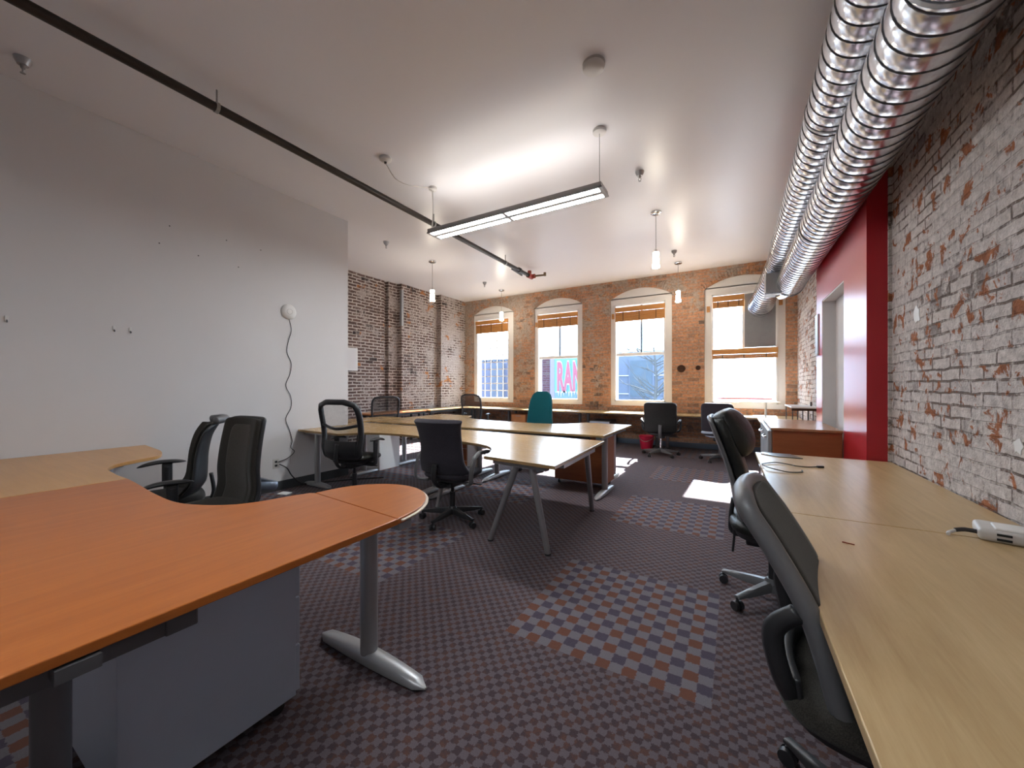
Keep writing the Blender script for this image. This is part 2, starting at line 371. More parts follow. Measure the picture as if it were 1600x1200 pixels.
def tag(o, label, cat, group=None, kind=None):
    o['label'] = label; o['category'] = cat
    if group: o['group'] = group
    if kind: o['kind'] = kind
    return o
def thing(name, label, cat, loc=(0, 0, 0), rot=0.0, group=None):
    o = bpy.data.objects.new(name, None); C.objects.link(o); o.empty_display_size = 0.1
    o.location = loc; o.rotation_euler = (0, 0, rot); return tag(o, label, cat, group)
def struct(o, label=None):
    o['kind'] = 'structure'
    if label: o['label'] = label
    return o
def dup(root, loc, label, rot=None):
    r = root.copy(); C.objects.link(r); r.location = loc
    if rot is not None: r.rotation_euler = (0, 0, rot)
    if label: r['label'] = label
    for ch in list(root.children):
        c = ch.copy(); C.objects.link(c); c.parent = r
        for g in list(ch.children):
            d = g.copy(); C.objects.link(d); d.parent = c
    return r

# ------------------------------------------------------------------ the room
struct(MB().bx(-7.5, 1.4, -3.4, 9.3, -0.15, 0).build('floor', 'carpet'), 'patterned purple and brown carpet tile floor')
struct(MB().bx(-7.5, 1.4, -3.4, 9.3, CEIL, CEIL + 0.2).build('ceiling', 'ceiling'), 'plain white painted ceiling')
wl = struct(MB().bx(-5.09, WALL_L, -3.3, 3.64, 0, CEIL).build('wall_left', 'wall'), 'plain white partition wall')
for (yy, zz) in [(1.58, 3.18), (2.08, 3.20), (2.44, 3.20), (1.50, 2.98), (1.82, 2.95), (2.2, 2.93)]:
    MB().cyl((WALL_L - 0.002, yy, zz - 0.25), (WALL_L + 0.0015, yy, zz - 0.25), 0.006, seg=8).build('screw_hole', 'dark', wl)
struct(MB().bx(-7.4, -5.09, 3.5, 3.64, 0, CEIL).build('wall_return', 'wall'), 'return of the white partition')
struct(MB().bx(-5.1, 1.4, -3.4, -3.25, 0, CEIL).build('wall_front', 'wall'), 'white wall behind the viewer')
struct(MB().bx(WALL_L, WALL_L + 0.014, -3.2, 3.64, 0, 0.115, 0.003).build('baseboard_left', 'baseboard'), 'dark vinyl baseboard')
# sooty brick wall at the left, in three planes with a chase between
wbl = None
for (xf, ya, yb_) in ((-7.0, 3.64, 6.12), (-7.06, 6.12, 6.22), (-6.97, 6.22, 6.5), (-6.84, 6.5, 7.62), (-6.9, 7.62, 7.82), (-6.76, 7.82, 8.87)):
    q = struct(MB().bx(-7.4, xf, ya, yb_, 0, CEIL).build('wall_left_brick', 'brick_left'), 'sooty brick wall with white mortar')
    wbl = q if ya == 6.5 else wbl
MB().bx(-6.90, -6.835, 6.496, 6.56, 2.75, 3.6).build('plaster_patch', 'galvdark', wbl)
# right wall: whitewashed brick, red pier with a white doorway
wr = struct(MB().bx(WALL_R, 1.4, -3.3, 9.2, 0, CEIL).build('wall_right', 'brick_right'), 'whitewashed old brick wall')
for (yc, zc, w_, h_) in [(3.45, 1.77, 0.10, 0.13), (2.43, 1.06, 0.06, 0.07)]:
    pts = [(WALL_R - 0.003, yc + w_ * (0.5 + 0.18 * random.uniform(-1, 1)) * math.cos(a), zc + h_ * (0.5 + 0.2 * random.uniform(-1, 1)) * math.sin(a)) for a in [k * PI / 7 for k in range(14)]]
    b = MB(); vv = [b.b.verts.new(p) for p in pts]; b.b.faces.new(vv); r = bmesh.ops.extrude_face_region(b.b, geom=b.b.faces[:])
    bmesh.ops.translate(b.b, vec=(0.004, 0, 0), verts=[g for g in r['geom'] if isinstance(g, bmesh.types.BMVert)])
    b.build('paint_blotch', 'white', wr)
PX = 0.88
rp = MB(); rp.bx(PX, WALL_R + .01, 3.92, 4.63, 0, CEIL); rp.bx(PX, WALL_R + .01, 5.65, 6.0, 0, CEIL); rp.bx(PX, WALL_R + .01, 4.63, 5.65, 2.30, CEIL)
struct(rp.build('wall_right_pier', 'red'), 'red painted pier')
dl = MB(); dl.bx(PX + 0.003, WALL_R + 0.005, 5.635, 5.652, 0, 2.3); dl.bx(PX + 0.003, WALL_R + 0.005, 4.628, 4.645, 0, 2.3); dl.bx(PX + 0.003, WALL_R + 0.005, 4.63, 5.65, 2.285, 2.302)
dl.bx(WALL_R - 0.02, WALL_R + 0.005, 4.63, 5.65, 0, 2.3)
struct(dl.build('door_1', 'wall'), 'white lined recess in the red pier')
struct(MB().bx(PX + 0.12, WALL_R, 3.900, 3.925, 0.74, 3.2).build('trim_1', 'brick_right'), 'rough mortar edge beside the red pier')

# back wall with four segmental arched openings
def arch(x0, x1, zs, za, n=14):
    r_ = ((x1 - x0) ** 2 / 4 + (za - zs) ** 2) / (2 * (za - zs)); cx, cz = (x0 + x1) / 2, za - r_
    a = math.asin((x1 - x0) / 2 / r_)
    return [(cx + r_ * math.sin(-a + 2 * a * k / n), cz + r_ * math.cos(-a + 2 * a * k / n)) for k in range(n + 1)]
ZB, ZS, ZA = 0.86, 3.32, 3.53
b = MB()
def slab(poly, y0, y1):
    vs_ = [b.b.verts.new((p[0], y0, p[1])) for p in poly]; f = b.b.faces.new(vs_)
    r = bmesh.ops.extrude_face_region(b.b, geom=[f]); bmesh.ops.translate(b.b, vec=(0, y1 - y0, 0), verts=[g for g in r['geom'] if isinstance(g, bmesh.types.BMVert)])
xs = [-7.3] + [v for w_ in WINS for v in w_] + [1.3]
for i in range(0, len(xs), 2): slab([(xs[i], 0), (xs[i + 1], 0), (xs[i + 1], CEIL), (xs[i], CEIL)], WALL_Y, WALL_Y + 0.36)
for (x0, x1) in WINS:
    slab([(x0, 0), (x1, 0), (x1, ZB), (x0, ZB)], WALL_Y, WALL_Y + 0.36)
    A = arch(x0, x1, ZS, ZA)
    for p, q in zip(A, A[1:]): slab([p, q, (q[0], CEIL), (p[0], CEIL)], WALL_Y, WALL_Y + 0.36)
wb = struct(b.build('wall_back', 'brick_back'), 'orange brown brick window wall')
# header courses over each arch, standing slightly proud
for (x0, x1) in WINS:
    A = arch(x0 - 0.02, x1 + 0.02, ZS - 0.02, ZA + 0.005, 30); h = MB()
    for k, (p, q) in enumerate(zip(A, A[1:])):
        c = Vector(((p[0] + q[0]) / 2, 0, (p[1] + q[1]) / 2)); d = Vector((q[0] - p[0], 0, q[1] - p[1])); ang = math.atan2(d.z, d.x)
        nrm = Vector((-d.z, 0, d.x)).normalized()
        h.box((c.x + nrm.x * 0.075, WALL_Y - 0.001 + 0.004 * (k % 3), c.z + nrm.z * 0.075), (d.length * 0.84, 0.03, 0.15), rot=(0, -ang, 0), bev=0.006, seg=1)
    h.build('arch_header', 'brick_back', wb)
struct(MB().bx(-6.76, 1.02, WALL_Y - 0.015, WALL_Y, 0, 0.11, 0.003).build('baseboard_back', 'bluesteel'), 'blue grey baseboard under the windows')

# windows
YI = WALL_Y + 0.035       # face of the white infill boards
ZG0, ZBAR, ZG1 = 0.985, 2.04, 3.16
for i, ((x0, x1), (g0, g1)) in enumerate(zip(WINS, GLS)):
    win = bpy.data.objects.new('window_%d' % (i + 1), None); C.objects.link(win); struct(win, 'white arched sash window')
    b = MB()
    slab([(x0 - 0.01, ZB - 0.01), (g0 - 0.03, ZB - 0.01), (g0 - 0.03, ZS + 0.02), (x0 - 0.01, ZS + 0.02)], YI, YI + 0.06)
    slab([(g1 + 0.03, ZB - 0.01), (x1 + 0.01, ZB - 0.01), (x1 + 0.01, ZS + 0.02), (g1 + 0.03, ZS + 0.02)], YI, YI + 0.06)
    slab([(g0 - 0.03, ZG1 + 0.02), (g1 + 0.03, ZG1 + 0.02), (g1 + 0.03, ZS + 0.02), (g0 - 0.03, ZS + 0.02)], YI, YI + 0.06)
    A = arch(x0, x1, ZS, ZA + 0.02); slab([(A[0][0], ZS)] + A + [(A[-1][0], ZS)], YI, YI + 0.06)
    b.build('infill_board', 'white', win)
    f = MB()
    f.bx(g0 - 0.035, g0, YI - 0.012, YI + 0.2, ZG0 - 0.04, ZG1 + 0.03, 0.004); f.bx(g1, g1 + 0.035, YI - 0.012, YI + 0.2, ZG0 - 0.04, ZG1 + 0.03, 0.004)
    f.bx(g0 - 0.035, g1 + 0.035, YI - 0.012, YI + 0.2, ZG1, ZG1 + 0.035, 0.004)
    f.bx(g0 - 0.035, g1 + 0.035, YI - 0.012, YI + 0.2, ZG0 - 0.045, ZG0, 0.004)
    f.build('frame', 'white_gloss', win)
    MB().bx(x0 + 0.03, x1 - 0.03, YI - 0.01, YI + 0.06, ZB - 0.005, ZG0 - 0.04, 0.004).build('sill', 'white_gloss', win)
    yg = YI + 0.10
    if i == 0:
        m = MB(); nx, nz = 5, 11
        for k in range(1, nx): m.bx(g0 + (g1 - g0) * k / nx - 0.011, g0 + (g1 - g0) * k / nx + 0.011, yg - 0.035, yg - 0.02, ZG0, ZG1)
        for k in range(1, nz): m.bx(g0, g1, yg - 0.034, yg - 0.021, ZG0 + (ZG1 - ZG0) * k / nz - 0.011, ZG0 + (ZG1 - ZG0) * k / nz + 0.011)
        m.build('security_grille', 'white_gloss', win)
    else:
        MB().bx(g0, g1, yg - 0.05, yg + 0.03, ZBAR - 0.035, ZBAR + 0.035, 0.005).build('meeting_rail', 'white_gloss', win)
        xm = g0 + (g1 - g0) * (0.535 if i < 3 else 0.5)
        MB().bx(xm - 0.022, xm + 0.022, yg - 0.04, yg + 0.02, ZBAR, ZG1, 0.004).build('mullion', 'white_gloss' if i == 3 else 'bluesteel', win)
    MB().bx(g0, g1, yg - 0.002, yg + 0.002, ZG0, ZG1).build('glass_pane', 'glass', win)
    if i == 3:
        MB().bx(xm + 0.022, g1, yg - 0.05, yg - 0.03, ZBAR + 0.04, ZG1).build('duct_blanking_panel', 'galvdark', win)
        MB().bx(g0 + 0.06, g1 - 0.05, yg + 0.03, yg + 0.07, ZG0 + 0.055, ZG0 + 0.085).build('guard_rail', 'redpaintpipe', win)

# woven wood blinds
def blind(x0, x1, ztop, drop, y, label, bunch=True):
    t = thing('woven_wood_blind', label, 'window blind', (x0, y, ztop), 0, 'woven wood window blinds'); W_ = x1 - x0
    MB().bx(0, W_, -0.05, 0.0, -0.105, 0.0, 0.003).build('valance', 'blindwood', t)
    s_ = MB(); z = -0.112; k = 0
    while z > -drop:
        s_.bx(0.005, W_ - 0.005, -0.034 - 0.006 * (k % 2), -0.006, z - 0.020, z, 0.003); z -= 0.0215; k += 1
    s_.build('folded_slats', 'blindwood', t)
    for q in (0.17, 0.5, 0.83):
        MB().bx(W_ * q - 0.006, W_ * q + 0.006, -0.044, -0.040, -drop, -0.1).build('cord_tape', 'pipe', t)
    return t
yb = YI - 0.012
blind(GLS[0][0] - 0.03, GLS[0][1] + 0.02, 3.14, 0.335, yb, 'orange woven wood blind raised on the window with white grid bars')
blind(GLS[1][0] - 0.01, GLS[1][1] + 0.02, 3.13, 0.325, yb, 'orange woven wood blind raised above the painted sign outside')
blind(GLS[2][0] - 0.01, GLS[2][1] + 0.03, 3.12, 0.31, yb, 'orange woven wood blind raised above the view of a bare tree')
blind(GLS[3][0] - 0.01, 0.17, 3.14, 0.22, yb, 'short orange woven wood blind beside the metal duct panel')
blind(GLS[3][0] - 0.02, GLS[3][1] + 0.03, 2.055, 0.19, yb, 'orange woven wood blind hung halfway down the window behind the ducts')
for (xx, zz, lab) in [(-4.545 + .09, 2.90, 'small orange wood block left of the second window'), (-2.455, 2.93, 'small orange wood block left of the third window blind'),
                      (-0.47, 2.90, 'small orange wood block left of the duct window'), (0.765, 2.92, 'small orange wood block right of the duct window')]:
    k = thing('blind_cleat', lab, 'bracket', (xx, YI, zz), 0, 'wooden blind cleats')
    MB().bx(-0.03, 0.03, -0.03, 0, -0.06, 0.06, 0.004).build('block', 'blindwood', k)
    MB().cyl((0, -0.05, 0), (0, -0.02, 0), 0.006, seg=8).build('peg', 'bronze', k)
for (xx, zz, lab) in [(-0.985, 1.68, 'larger round rusty iron wall tie on the brick between the windows'), (-0.66, 1.69, 'smaller rusty iron wall tie at the brick edge near the duct window')]:
    k = thing('wall_tie', lab, 'wall tie', (xx, WALL_Y, zz), 0, 'rusty iron wall ties'); q = 1 if 'larger' in lab else 0.6
    MB().cyl((0, 0.005, 0), (0, -0.02, 0), 0.085 * q, 0.07 * q, 18).build('plate', 'rust', k); MB().cyl((0, -0.045, 0), (0, -0.018, 0), 0.03 * q, seg=6).build('nut', 'rust', k)

# ------------------------------------------------------------------ outdoors (seen through the panes)
struct(MB().bx(-80, 80, 9.4, 120, -4.3, -4.1).build('ground', plain('asphalt', (0.1, 0.1, 0.11), 0.9)), 'street outside')
ob = thing('brick_building', 'purple red brick building with a painted sign, seen through the second window', 'building', (0, 0, 0))
MB().bx(-13.4, -7.9, 24, 32, -4.1, 3.28).build('wall', 'brick_out', ob)
MB().bx(-13.4, -7.9, 23.94, 24, 3.2, 3.36).build('coping', 'bluesteel', ob)
M['lav'] = plain('lavender_render', (0.073, 0.065, 0.104), 0.8); M['turq'] = plain('turquoise_paint', (0.026, 0.099, 0.125), 0.7, var=0.5, scale=3)
M['signred'] = plain('faded_red_paint', (0.109, 0.018, 0.036), 0.7); M['skyblue'] = plain('blue_paint', (0.031, 0.062, 0.125), 0.7, var=0.2, scale=4); M['signwhite'] = plain('sign_white_paint', (0.177, 0.187, 0.198), 0.7)
MB().bx(-10.95, -10.62, 23.93, 24, -0.2, 3.2).build('pilaster', 'lav', ob)
sg = thing('painted_sign', 'painted wall sign with big red letters RAN edged white', 'sign', (0, 0, 0))
MB().bx(-10.6, -8.0, 23.9, 23.99, 0.90, 3.18).build('background', 'turq', sg)
MB().bx(-10.6, -8.0, 23.9, 23.99, 0.1, 0.90).build('lower_band', 'skyblue', sg)
b = MB()
dp = [(-10.6, 0.93)]
x = -10.6
k = 0
while x < -8.05:
    dp += [(x + 0.06, 0.93), (x + 0.1, 0.93 - 0.1 - 0.3 * abs(math.sin(k * 2.3))), (x + 0.15, 0.93)]; x += 0.19; k += 1
for i in range(1, len(dp) - 2, 3):
    slab([dp[i], dp[i + 1], dp[i + 2]], 23.88, 23.91)
b.build('drips', 'signwhite', sg)
def lettering(name, txt, mat, x, z, h, sx, off, y, depth):
    cu = bpy.data.curves.new(name, 'FONT'); cu.body = txt; cu.size = h / 0.73; cu.offset = off; cu.extrude = depth; cu.space_character = 1.12
    tmp = bpy.data.objects.new(name, cu); C.objects.link(tmp); bpy.context.view_layer.update()
    me = bpy.data.meshes.new_from_object(tmp.evaluated_get(bpy.context.evaluated_depsgraph_get())); bpy.data.objects.remove(tmp); me.name = name
    o = bpy.data.objects.new(name, me); C.objects.link(o); me.materials.clear(); me.materials.append(M[mat]); o.parent = sg
    o.location = (x, y, z); o.rotation_euler = (PI / 2, 0, 0); o.scale = (sx, 1, 1); return o
lettering('lettering_outline', 'RAN', 'signwhite', -10.42, 1.05, 1.9, 0.315, 0.19, 23.88, 0.02)
lettering('lettering', 'RAN', 'signred', -10.42, 1.05, 1.9, 0.315, 0.10, 23.85, 0.02)
ob = thing('grey_building', 'blue grey building beyond the window with white grid bars', 'building')
M['bluewall'] = plain('blue_grey_render', (0.035, 0.037, 0.060), 0.85, var=0.2, scale=2); M['bluedark'] = plain('dark_blue_glazing', (0.011, 0.016, 0.032), 0.6, var=0.2)
MB().bx(-18.5, -13.7, 24.5, 30, -4.1, 3.15).build('wall', 'bluewall', ob)
MB().bx(-16.1, -15.0, 24.3, 24.5, -4.1, 3.0).build('stair_tower', 'bluedark', ob)
rf = MB()
for k in range(7): rf.cyl((-17.6 + k * 0.55, 24.8, 3.1), (-17.6 + k * 0.55, 24.8, 3.35), 0.28, seg=10)
rf.build('roof_edge', 'bluedark', ob)
ob = thing('blue_building', 'pale blue building behind the bare tree', 'building')
M['paleblue'] = plain('pale_blue_render', (0.044, 0.058, 0.088), 0.85, var=0.15, scale=1.5); M['tealglass'] = plain('teal_glazing', (0.009, 0.024, 0.042), 0.6, var=0.5, scale=2)
MB().bx(-7.4, -2.9, 26, 34, -4.1, 3.6).build('wall', 'paleblue', ob)
for (a, c, z0, z1) in [(-6.0, -4.6, 0.6, 3.0), (-4.0, -3.2, 0.8, 1.6)]:
    wf_ = MB().bx(a - .1, c + .1, 25.9, 26, z0 - .1, z1 + .1).build('window', 'paleblue', ob); MB().bx(a, c, 25.86, 25.95, z0, z1).build('pane', 'tealglass', wf_)
ob2 = MB().bx(-1.6, 12, 60, 70, -4.1, 0.2).build('low_building', plain('white_render', (0.7, 0.74, 0.78), 0.8)); tag(ob2, 'low pale building far beyond the duct window', 'building')
tr_ = thing('bare_tree', 'bare branching street tree outside the third window', 'tree', (-3.35, 19.5, -4.1))
tk = MB().tube(catmull([(0, 0, 0), (0.05, 0, 2), (-0.05, 0, 4), (0.08, 0, 5.6), (-0.05, 0, 7.3)], 5), [0.16 - 0.0062 * k for k in range(21)], 8).build('trunk', plain('bark', (0.028, 0.032, 0.035), 0.9), tr_)
for k in range(44):
    z = 3.2 + 3.6 * random.random(); a = random.uniform(-0.5, 0.5) + (PI if k % 2 else 0); L = random.uniform(0.7, 1.9)
    p0 = Vector((0.03, 0, z)); d = Vector((math.cos(a), math.sin(a) * 0.8, random.uniform(0.3, 1.0))).normalized(); p1 = p0 + d * L * 0.5; p2 = p0 + d * L + Vector((0, 0, random.uniform(-.2, .3)))
    bb = MB().tube(catmull([p0, p1, p2], 4), [0.045 - 0.0045 * q for q in range(9)], 5)
    for q in range(4):
        s0 = p0.lerp(p2, random.uniform(.35, .9)); dd = (d + Vector((random.uniform(-.8, .8), random.uniform(-.4, .4), random.uniform(-.2, .8)))).normalized()
        bb.tube([s0, s0 + dd * random.uniform(.25, .7)], [0.014, 0.005], 4)
    bb.build('branch', tk.data.materials[0], tr_)
for z in (2.0, 0.78): MB().bx(-7.4, -2.9, 25.93, 26.0, z - .03, z + .03).build('thin_strip', 'signwhite', [o for o in C.objects if o.name == 'blue_building'][0])  # stand-ins for street wires, laid as pale strips on the facade

# ------------------------------------------------------------------ ceiling services
def spiral_duct(path, rads, pitch, parent, seg=40):
    """round spiral seam duct along path points, with its locked seam as a raised helix, crimp shading put into its dark colour"""
    P = [Vector(p) for p in path]; b = MB(); L = [0]
    for p, q in zip(P, P[1:]): L.append(L[-1] + (q - p).length)
    def at(s_):
        j = max(k for k in range(len(L)) if L[k] <= s_ + 1e-9); j = min(j, len(P) - 2); f = (s_ - L[j]) / (L[j + 1] - L[j])
        d = (P[j + 1] - P[j]).normalized()
        w0 = 0.06 / (L[j + 1] - L[j])
        if j + 2 < len(P) and f > 1 - w0: d = d.lerp((P[j + 2] - P[j + 1]).normalized(), 0.5 * (f - 1 + w0) / w0).normalized()
        if j > 0 and f < 0.06 / (L[j + 1] - L[j]): d = d.lerp((P[j] - P[j - 1]).normalized(), 0.5 * (1 - f / w0)).normalized()
        u = Vector((0, 0, 1)) - d * d.z; u.normalize(); return P[j].lerp(P[j + 1], f), u, d.cross(u), rads[j] + (rads[j + 1] - rads[j]) * f
    n = int(L[-1] / 0.0125); rings = []
    for i in range(n + 1):
        s_ = L[-1] * i / n; c, u, v, r = at(s_); ring = []
        for k in range(seg):
            a = 2 * PI * k / seg; ph = ((s_ / pitch + k / seg) % 1.0)
            ring.append(b.b.verts.new(c + (u * math.cos(a) + v * math.sin(a)) * (r - 0.004 + 0.006 * math.sin(PI * ph) ** 0.7)))
        rings.append(ring)
    for A, B in zip(rings, rings[1:]):
        for k in range(seg): b._face((A[k], A[(k + 1) % seg], B[(k + 1) % seg], B[k]))
    b._face(rings[-1]); b._face(rings[0][::-1])
    b.build('duct_tube', 'galv', parent, smooth=True)
    h = []; m = 28; tot = int(L[-1] / pitch * m)
    for i in range(1, tot):
        s_ = L[-1] * i / tot; c, u, v, r = at(s_); a = -2 * PI * (s_ / pitch)
        h.append(c + (u * math.cos(a) + v * math.sin(a)) * (r - 0.001))
    MB().tube(h, 0.0036, 4).build('spiral_seam', 'seam', parent, smooth=True)
D1X, D1Z, D1R = 0.698, 2.794, 0.174
D2X, D2Z, D2R = 0.566, 3.124, 0.158
d1 = thing('air_duct', 'larger spiral metal air duct nearest the brick wall', 'duct', (0, 0, 0), 0, 'spiral air ducts')
spiral_duct([(D1X, -3.2, D1Z), (D1X, 6.70, D1Z)], [D1R, D1R], 0.1, d1)
for yy in (1.9, 4.45): MB().tube([(D1X, yy - 0.010, D1Z), (D1X, yy + 0.010, D1Z)], D1R + 0.006, 40).build('joint_collar', 'galvdark', d1)
el_ = MB(); el_.tube(catmull([(D1X, 6.68, D1Z), (D1X, 6.82, D1Z), (D1X - 0.03, 6.93, D1Z - .005), (D1X - 0.10, 7.0, D1Z - 0.01)], 5), D1R + 0.002, 32); el_.build('elbow', 'galv', d1, angle=40)
for yy in (6.74, 6.80, 6.86): MB().tube([(D1X, yy - 0.003, D1Z), (D1X, yy + 0.003, D1Z)], D1R + 0.006, 32).build('elbow_rib', 'seam', d1)
d2 = thing('air_duct', 'smaller spiral metal air duct running above the larger one and bending into the window panel', 'duct', (0, 0, 0), 0, 'spiral air ducts')
spiral_duct([(D2X, -3.2, D2Z), (D2X, 6.9, D2Z), (0.437, 8.82, 2.86)], [D2R, D2R, 0.205], 0.1, d2, 36)
for yy in (3.2, 5.9): MB().tube([(D2X, yy - 0.010, D2Z), (D2X, yy + 0.010, D2Z)], D2R + 0.006, 36).build('joint_collar', 'galvdark', d2)
MB().tube([(0.442, 8.75, 2.87), (0.434, 8.86, 2.854)], 0.213, 36).build('end_collar', 'galv', d2, angle=40)
dj = thing('duct_junction_box', 'grey sheet metal box joining the two ducts', 'duct box')
MB().bx(0.395, 0.60, 6.70, 7.02, 2.66, 2.962, 0.004).build('box', 'galvdark', dj); MB().bx(0.385, 0.60, 6.69, 6.705, 2.65, 2.67).build('flange', 'galv', dj)
for yy in (2.6, 6.2):
    hg = thing('duct_hanger', 'metal strap hanger over the ducts %s' % ('near the strip light' if yy < 4 else 'near the windows'), 'hanger', (0, 0, 0), 0, 'duct strap hangers')
    MB().bx(D2X - .003, D2X + 0.003, yy - 0.012, yy + 0.012, D2Z + D2R, CEIL).build('strap', 'galvdark', hg)

pp = thing('sprinkler_pipe', 'long dark sprinkler pipe under the ceiling with red end fitting', 'pipe')
PXX, PZ = -3.68, 3.60
MB().tube([(PXX, -3.2, PZ), (PXX, 6.98, PZ)], 0.036, 16).build('pipe', 'pipe', pp, angle=40)
for yy in (-1.2, 1.48, 4.1, 6.05):
    h = MB(); h.tube([(PXX, yy - 0.012, PZ), (PXX, yy + 0.012, PZ)], 0.043, 16); h.cyl((PXX + 0.0, yy, PZ + 0.03), (PXX, yy, CEIL), 0.007, seg=8); h.build('hanger', 'wire', pp)
MB().tube([(PXX, 6.55, PZ), (PXX, 6.62, PZ)], 0.052, 16).build('clamp', 'pipe', pp)
MB().tube([(PXX - 0.03, 6.35, PZ - 0.03), (PXX - 0.035, 6.75, PZ - 0.05)], 0.020, 10).build('drain_stub', 'pipe', pp)
e = MB(); e.tube([(PXX, 6.95, PZ), (PXX, 7.13, PZ)], 0.052, 14); e.tube([(PXX, 7.02, PZ), (PXX, 7.02, PZ + 0.1)], 0.04, 12); e.tube([(PXX - 0.02, 7.09, PZ), (PXX + 0.09, 7.09, PZ)], 0.046, 12); e.build('red_tee', 'redpaintpipe', pp, angle=40)
MB().tube([(PXX + 0.08, 7.09, PZ), (PXX + 0.32, 7.13, PZ)], 0.020, 10).build('branch_pipe', 'bronze', pp)
MB().tube([(PXX + 0.3, 7.127, PZ + 0.05), (PXX + 0.3, 7.127, PZ - 0.02)], 0.028, 10).build('elbow', 'bronze', pp)

det = thing('smoke_detector', 'round white smoke detector on the ceiling above the strip light', 'smoke detector', (-0.92, 2.80, CEIL))
MB().lathe([(0.085, 0.0), (0.085, -0.014)], seg=32).build('mount', 'offwhite', det, angle=40)
MB().lathe([(0.080, -0.013), (0.080, -0.034), (0.068, -0.046), (0.02, -0.05)], seg=32).build('body', 'whiteplastic', det, angle=50)
def sprinkler(x, y, lab):
    t = thing('fire_sprinkler', lab, 'sprinkler', (x, y, CEIL), 0, 'ceiling fire sprinklers')
    MB().lathe([(0.048, 0), (0.044, -0.02), (0.030, -0.05)], seg=18).build('escutcheon', 'silver', t, angle=50)
    q = MB(); q.cyl((0, 0, -0.05), (0, 0, -0.075), 0.016, 0.012, 10)
    for s_ in (-1, 1): q.tube([(0.011 * s_, 0, -0.07), (0.014 * s_, 0, -0.09), (0.004 * s_, 0, -0.108)], 0.004, 6)
    q.build('head', 'wire', t); MB().lathe([(0.015, -0.107), (0.015, -0.11)], seg=12).build('deflector', 'wire', t)
sprinkler(-0.93, 4.47, 'grey ceiling sprinkler right of the strip light')
sprinkler(-5.08, 4.48, 'grey ceiling sprinkler beyond the end of the white partition')
sprinkler(-5.07, 7.40, 'grey ceiling sprinkler near the brick corner window')
sprinkler(-0.94, 7.40, 'grey ceiling sprinkler between the two right pendants')
sprinkler(-4.57, 0.61, 'grey ceiling sprinkler above the white partition, beside the long pipe')
def pendant(x, y, lab):
    t = thing('pendant_lamp', lab, 'pendant lamp', (x, y, CEIL), 0, 'small frosted glass pendants')
    MB().lathe([(0.072, 0), (0.072, -0.02), (0.06, -0.028)], seg=24).build('canopy', 'chrome', t, angle=40)
    MB().cyl((0, 0, -0.02), (0, 0, -0.55), 0.0045, seg=8).build('cord', 'wire', t)
    MB().lathe([(0.016, -0.53), (0.022, -0.57), (0.034, -0.572)], seg=16).build('socket', 'chrome', t, angle=40)
    MB().lathe([(0.036, -0.565), (0.041, -0.575), (0.036, -0.62), (0.045, -0.73), (0.052, -0.775), (0.046, -0.782)], seg=24).build('glass_shade', 'shade', t, angle=60)
pendant(-0.95, 5.62, 'lit glass pendant hanging before the third window, nearest the ducts')
pendant(-5.09, 5.63, 'lit glass pendant hanging before the sooty brick wall')
pendant(-5.10, 8.20, 'lit glass pendant hanging before the window with grid bars')
pendant(-0.96, 8.14, 'lit glass pendant against the orange brick between two windows')

def strip_light(x0, x1, yc, z, lab, tube='tube'):
    t = thing('strip_light', lab, 'strip light', (0, 0, 0), 0, 'suspended office strip lights'); hw = 0.115
    f = MB()
    f.bx(x0, x1, yc - hw, yc + hw, z + 0.004, z + 0.05, 0.004)
    for yy in (yc - hw + 0.008, yc, yc + hw - 0.008): f.bx(x0, x1, yy - (0.008 if yy != yc else 0.026), yy + (0.008 if yy != yc else 0.026), z - 0.006, z + 0.01)
    for xx in (x0 + 0.012, (x0 + x1) / 2, x1 - 0.012): f.bx(xx - 0.02, xx + 0.02, yc - hw, yc + hw, z - 0.0055, z + 0.01)
    f.build('housing', 'silver', t)
    xm = (x0 + x1) / 2
    MB().bx(x0 + 0.03, x1 - 0.03, yc - hw + 0.02, yc + hw - 0.02, z + 0.05, z + 0.053).build('up_diffuser', 'uptube', t)
    for (a, b_) in ((x0 + 0.034, xm - 0.022), (xm + 0.022, x1 - 0.034)):
        for (c, d) in ((yc - hw + 0.022, yc - 0.028), (yc + 0.028, yc + hw - 0.022)):
            MB().bx(a, b_, c, d, z - 0.002, z + 0.003).build('diffuser', tube, t)
    for (xx, yo, rr) in ((x0 + 0.08, -0.1, 0.05), (x1 - 0.02, -0.1, 0.062)):
        MB().lathe([(rr, CEIL), (rr, CEIL - 0.028), (rr * 0.8, CEIL - 0.034)], (xx, yc + yo, 0), 24).build('canopy', 'whiteplastic', t, angle=40)
        MB().cyl((xx, yc + yo, CEIL - 0.02), (xx, yc + yo, z + 0.04), 0.003, seg=6).build('suspension_wire', 'wire', t)
    return t
sl = strip_light(-3.28, -1.09, 3.65, 3.20, 'long lit strip light hanging from two wires above the desks')
fd = thing('power_feed', 'white ceiling power feed with a loose cord to the strip light', 'power feed', (-3.22, 2.83, CEIL))
MB().lathe([(0.062, 0), (0.062, -0.025), (0.035, -0.04), (0.008, -0.045)], seg=24).build('canopy', 'whiteplastic', fd, angle=40)
MB().lathe([(0.014, -0.04), (0.012, -0.06)], seg=10).build('gland', 'black', fd)
MB().tube(catmull([(0, 0, -0.05), (0.02, 0.12, -0.17), (0.02, 0.32, -0.15), (0.02, 0.55, -0.07), (0.02, 0.68, -0.03), (0.02, 0.71, -0.1), (0.02, 0.72, -0.3), (0.0, 0.72, -0.50)], 6), 0.0045, 6).build('cord', 'offwhite', fd)
strip_light(-2.1, 0.2, -0.5, 3.20, 'added fill strip light overhead behind the viewer, out of view', 'filltube')  # unseen lamp added to brighten the near part of the room

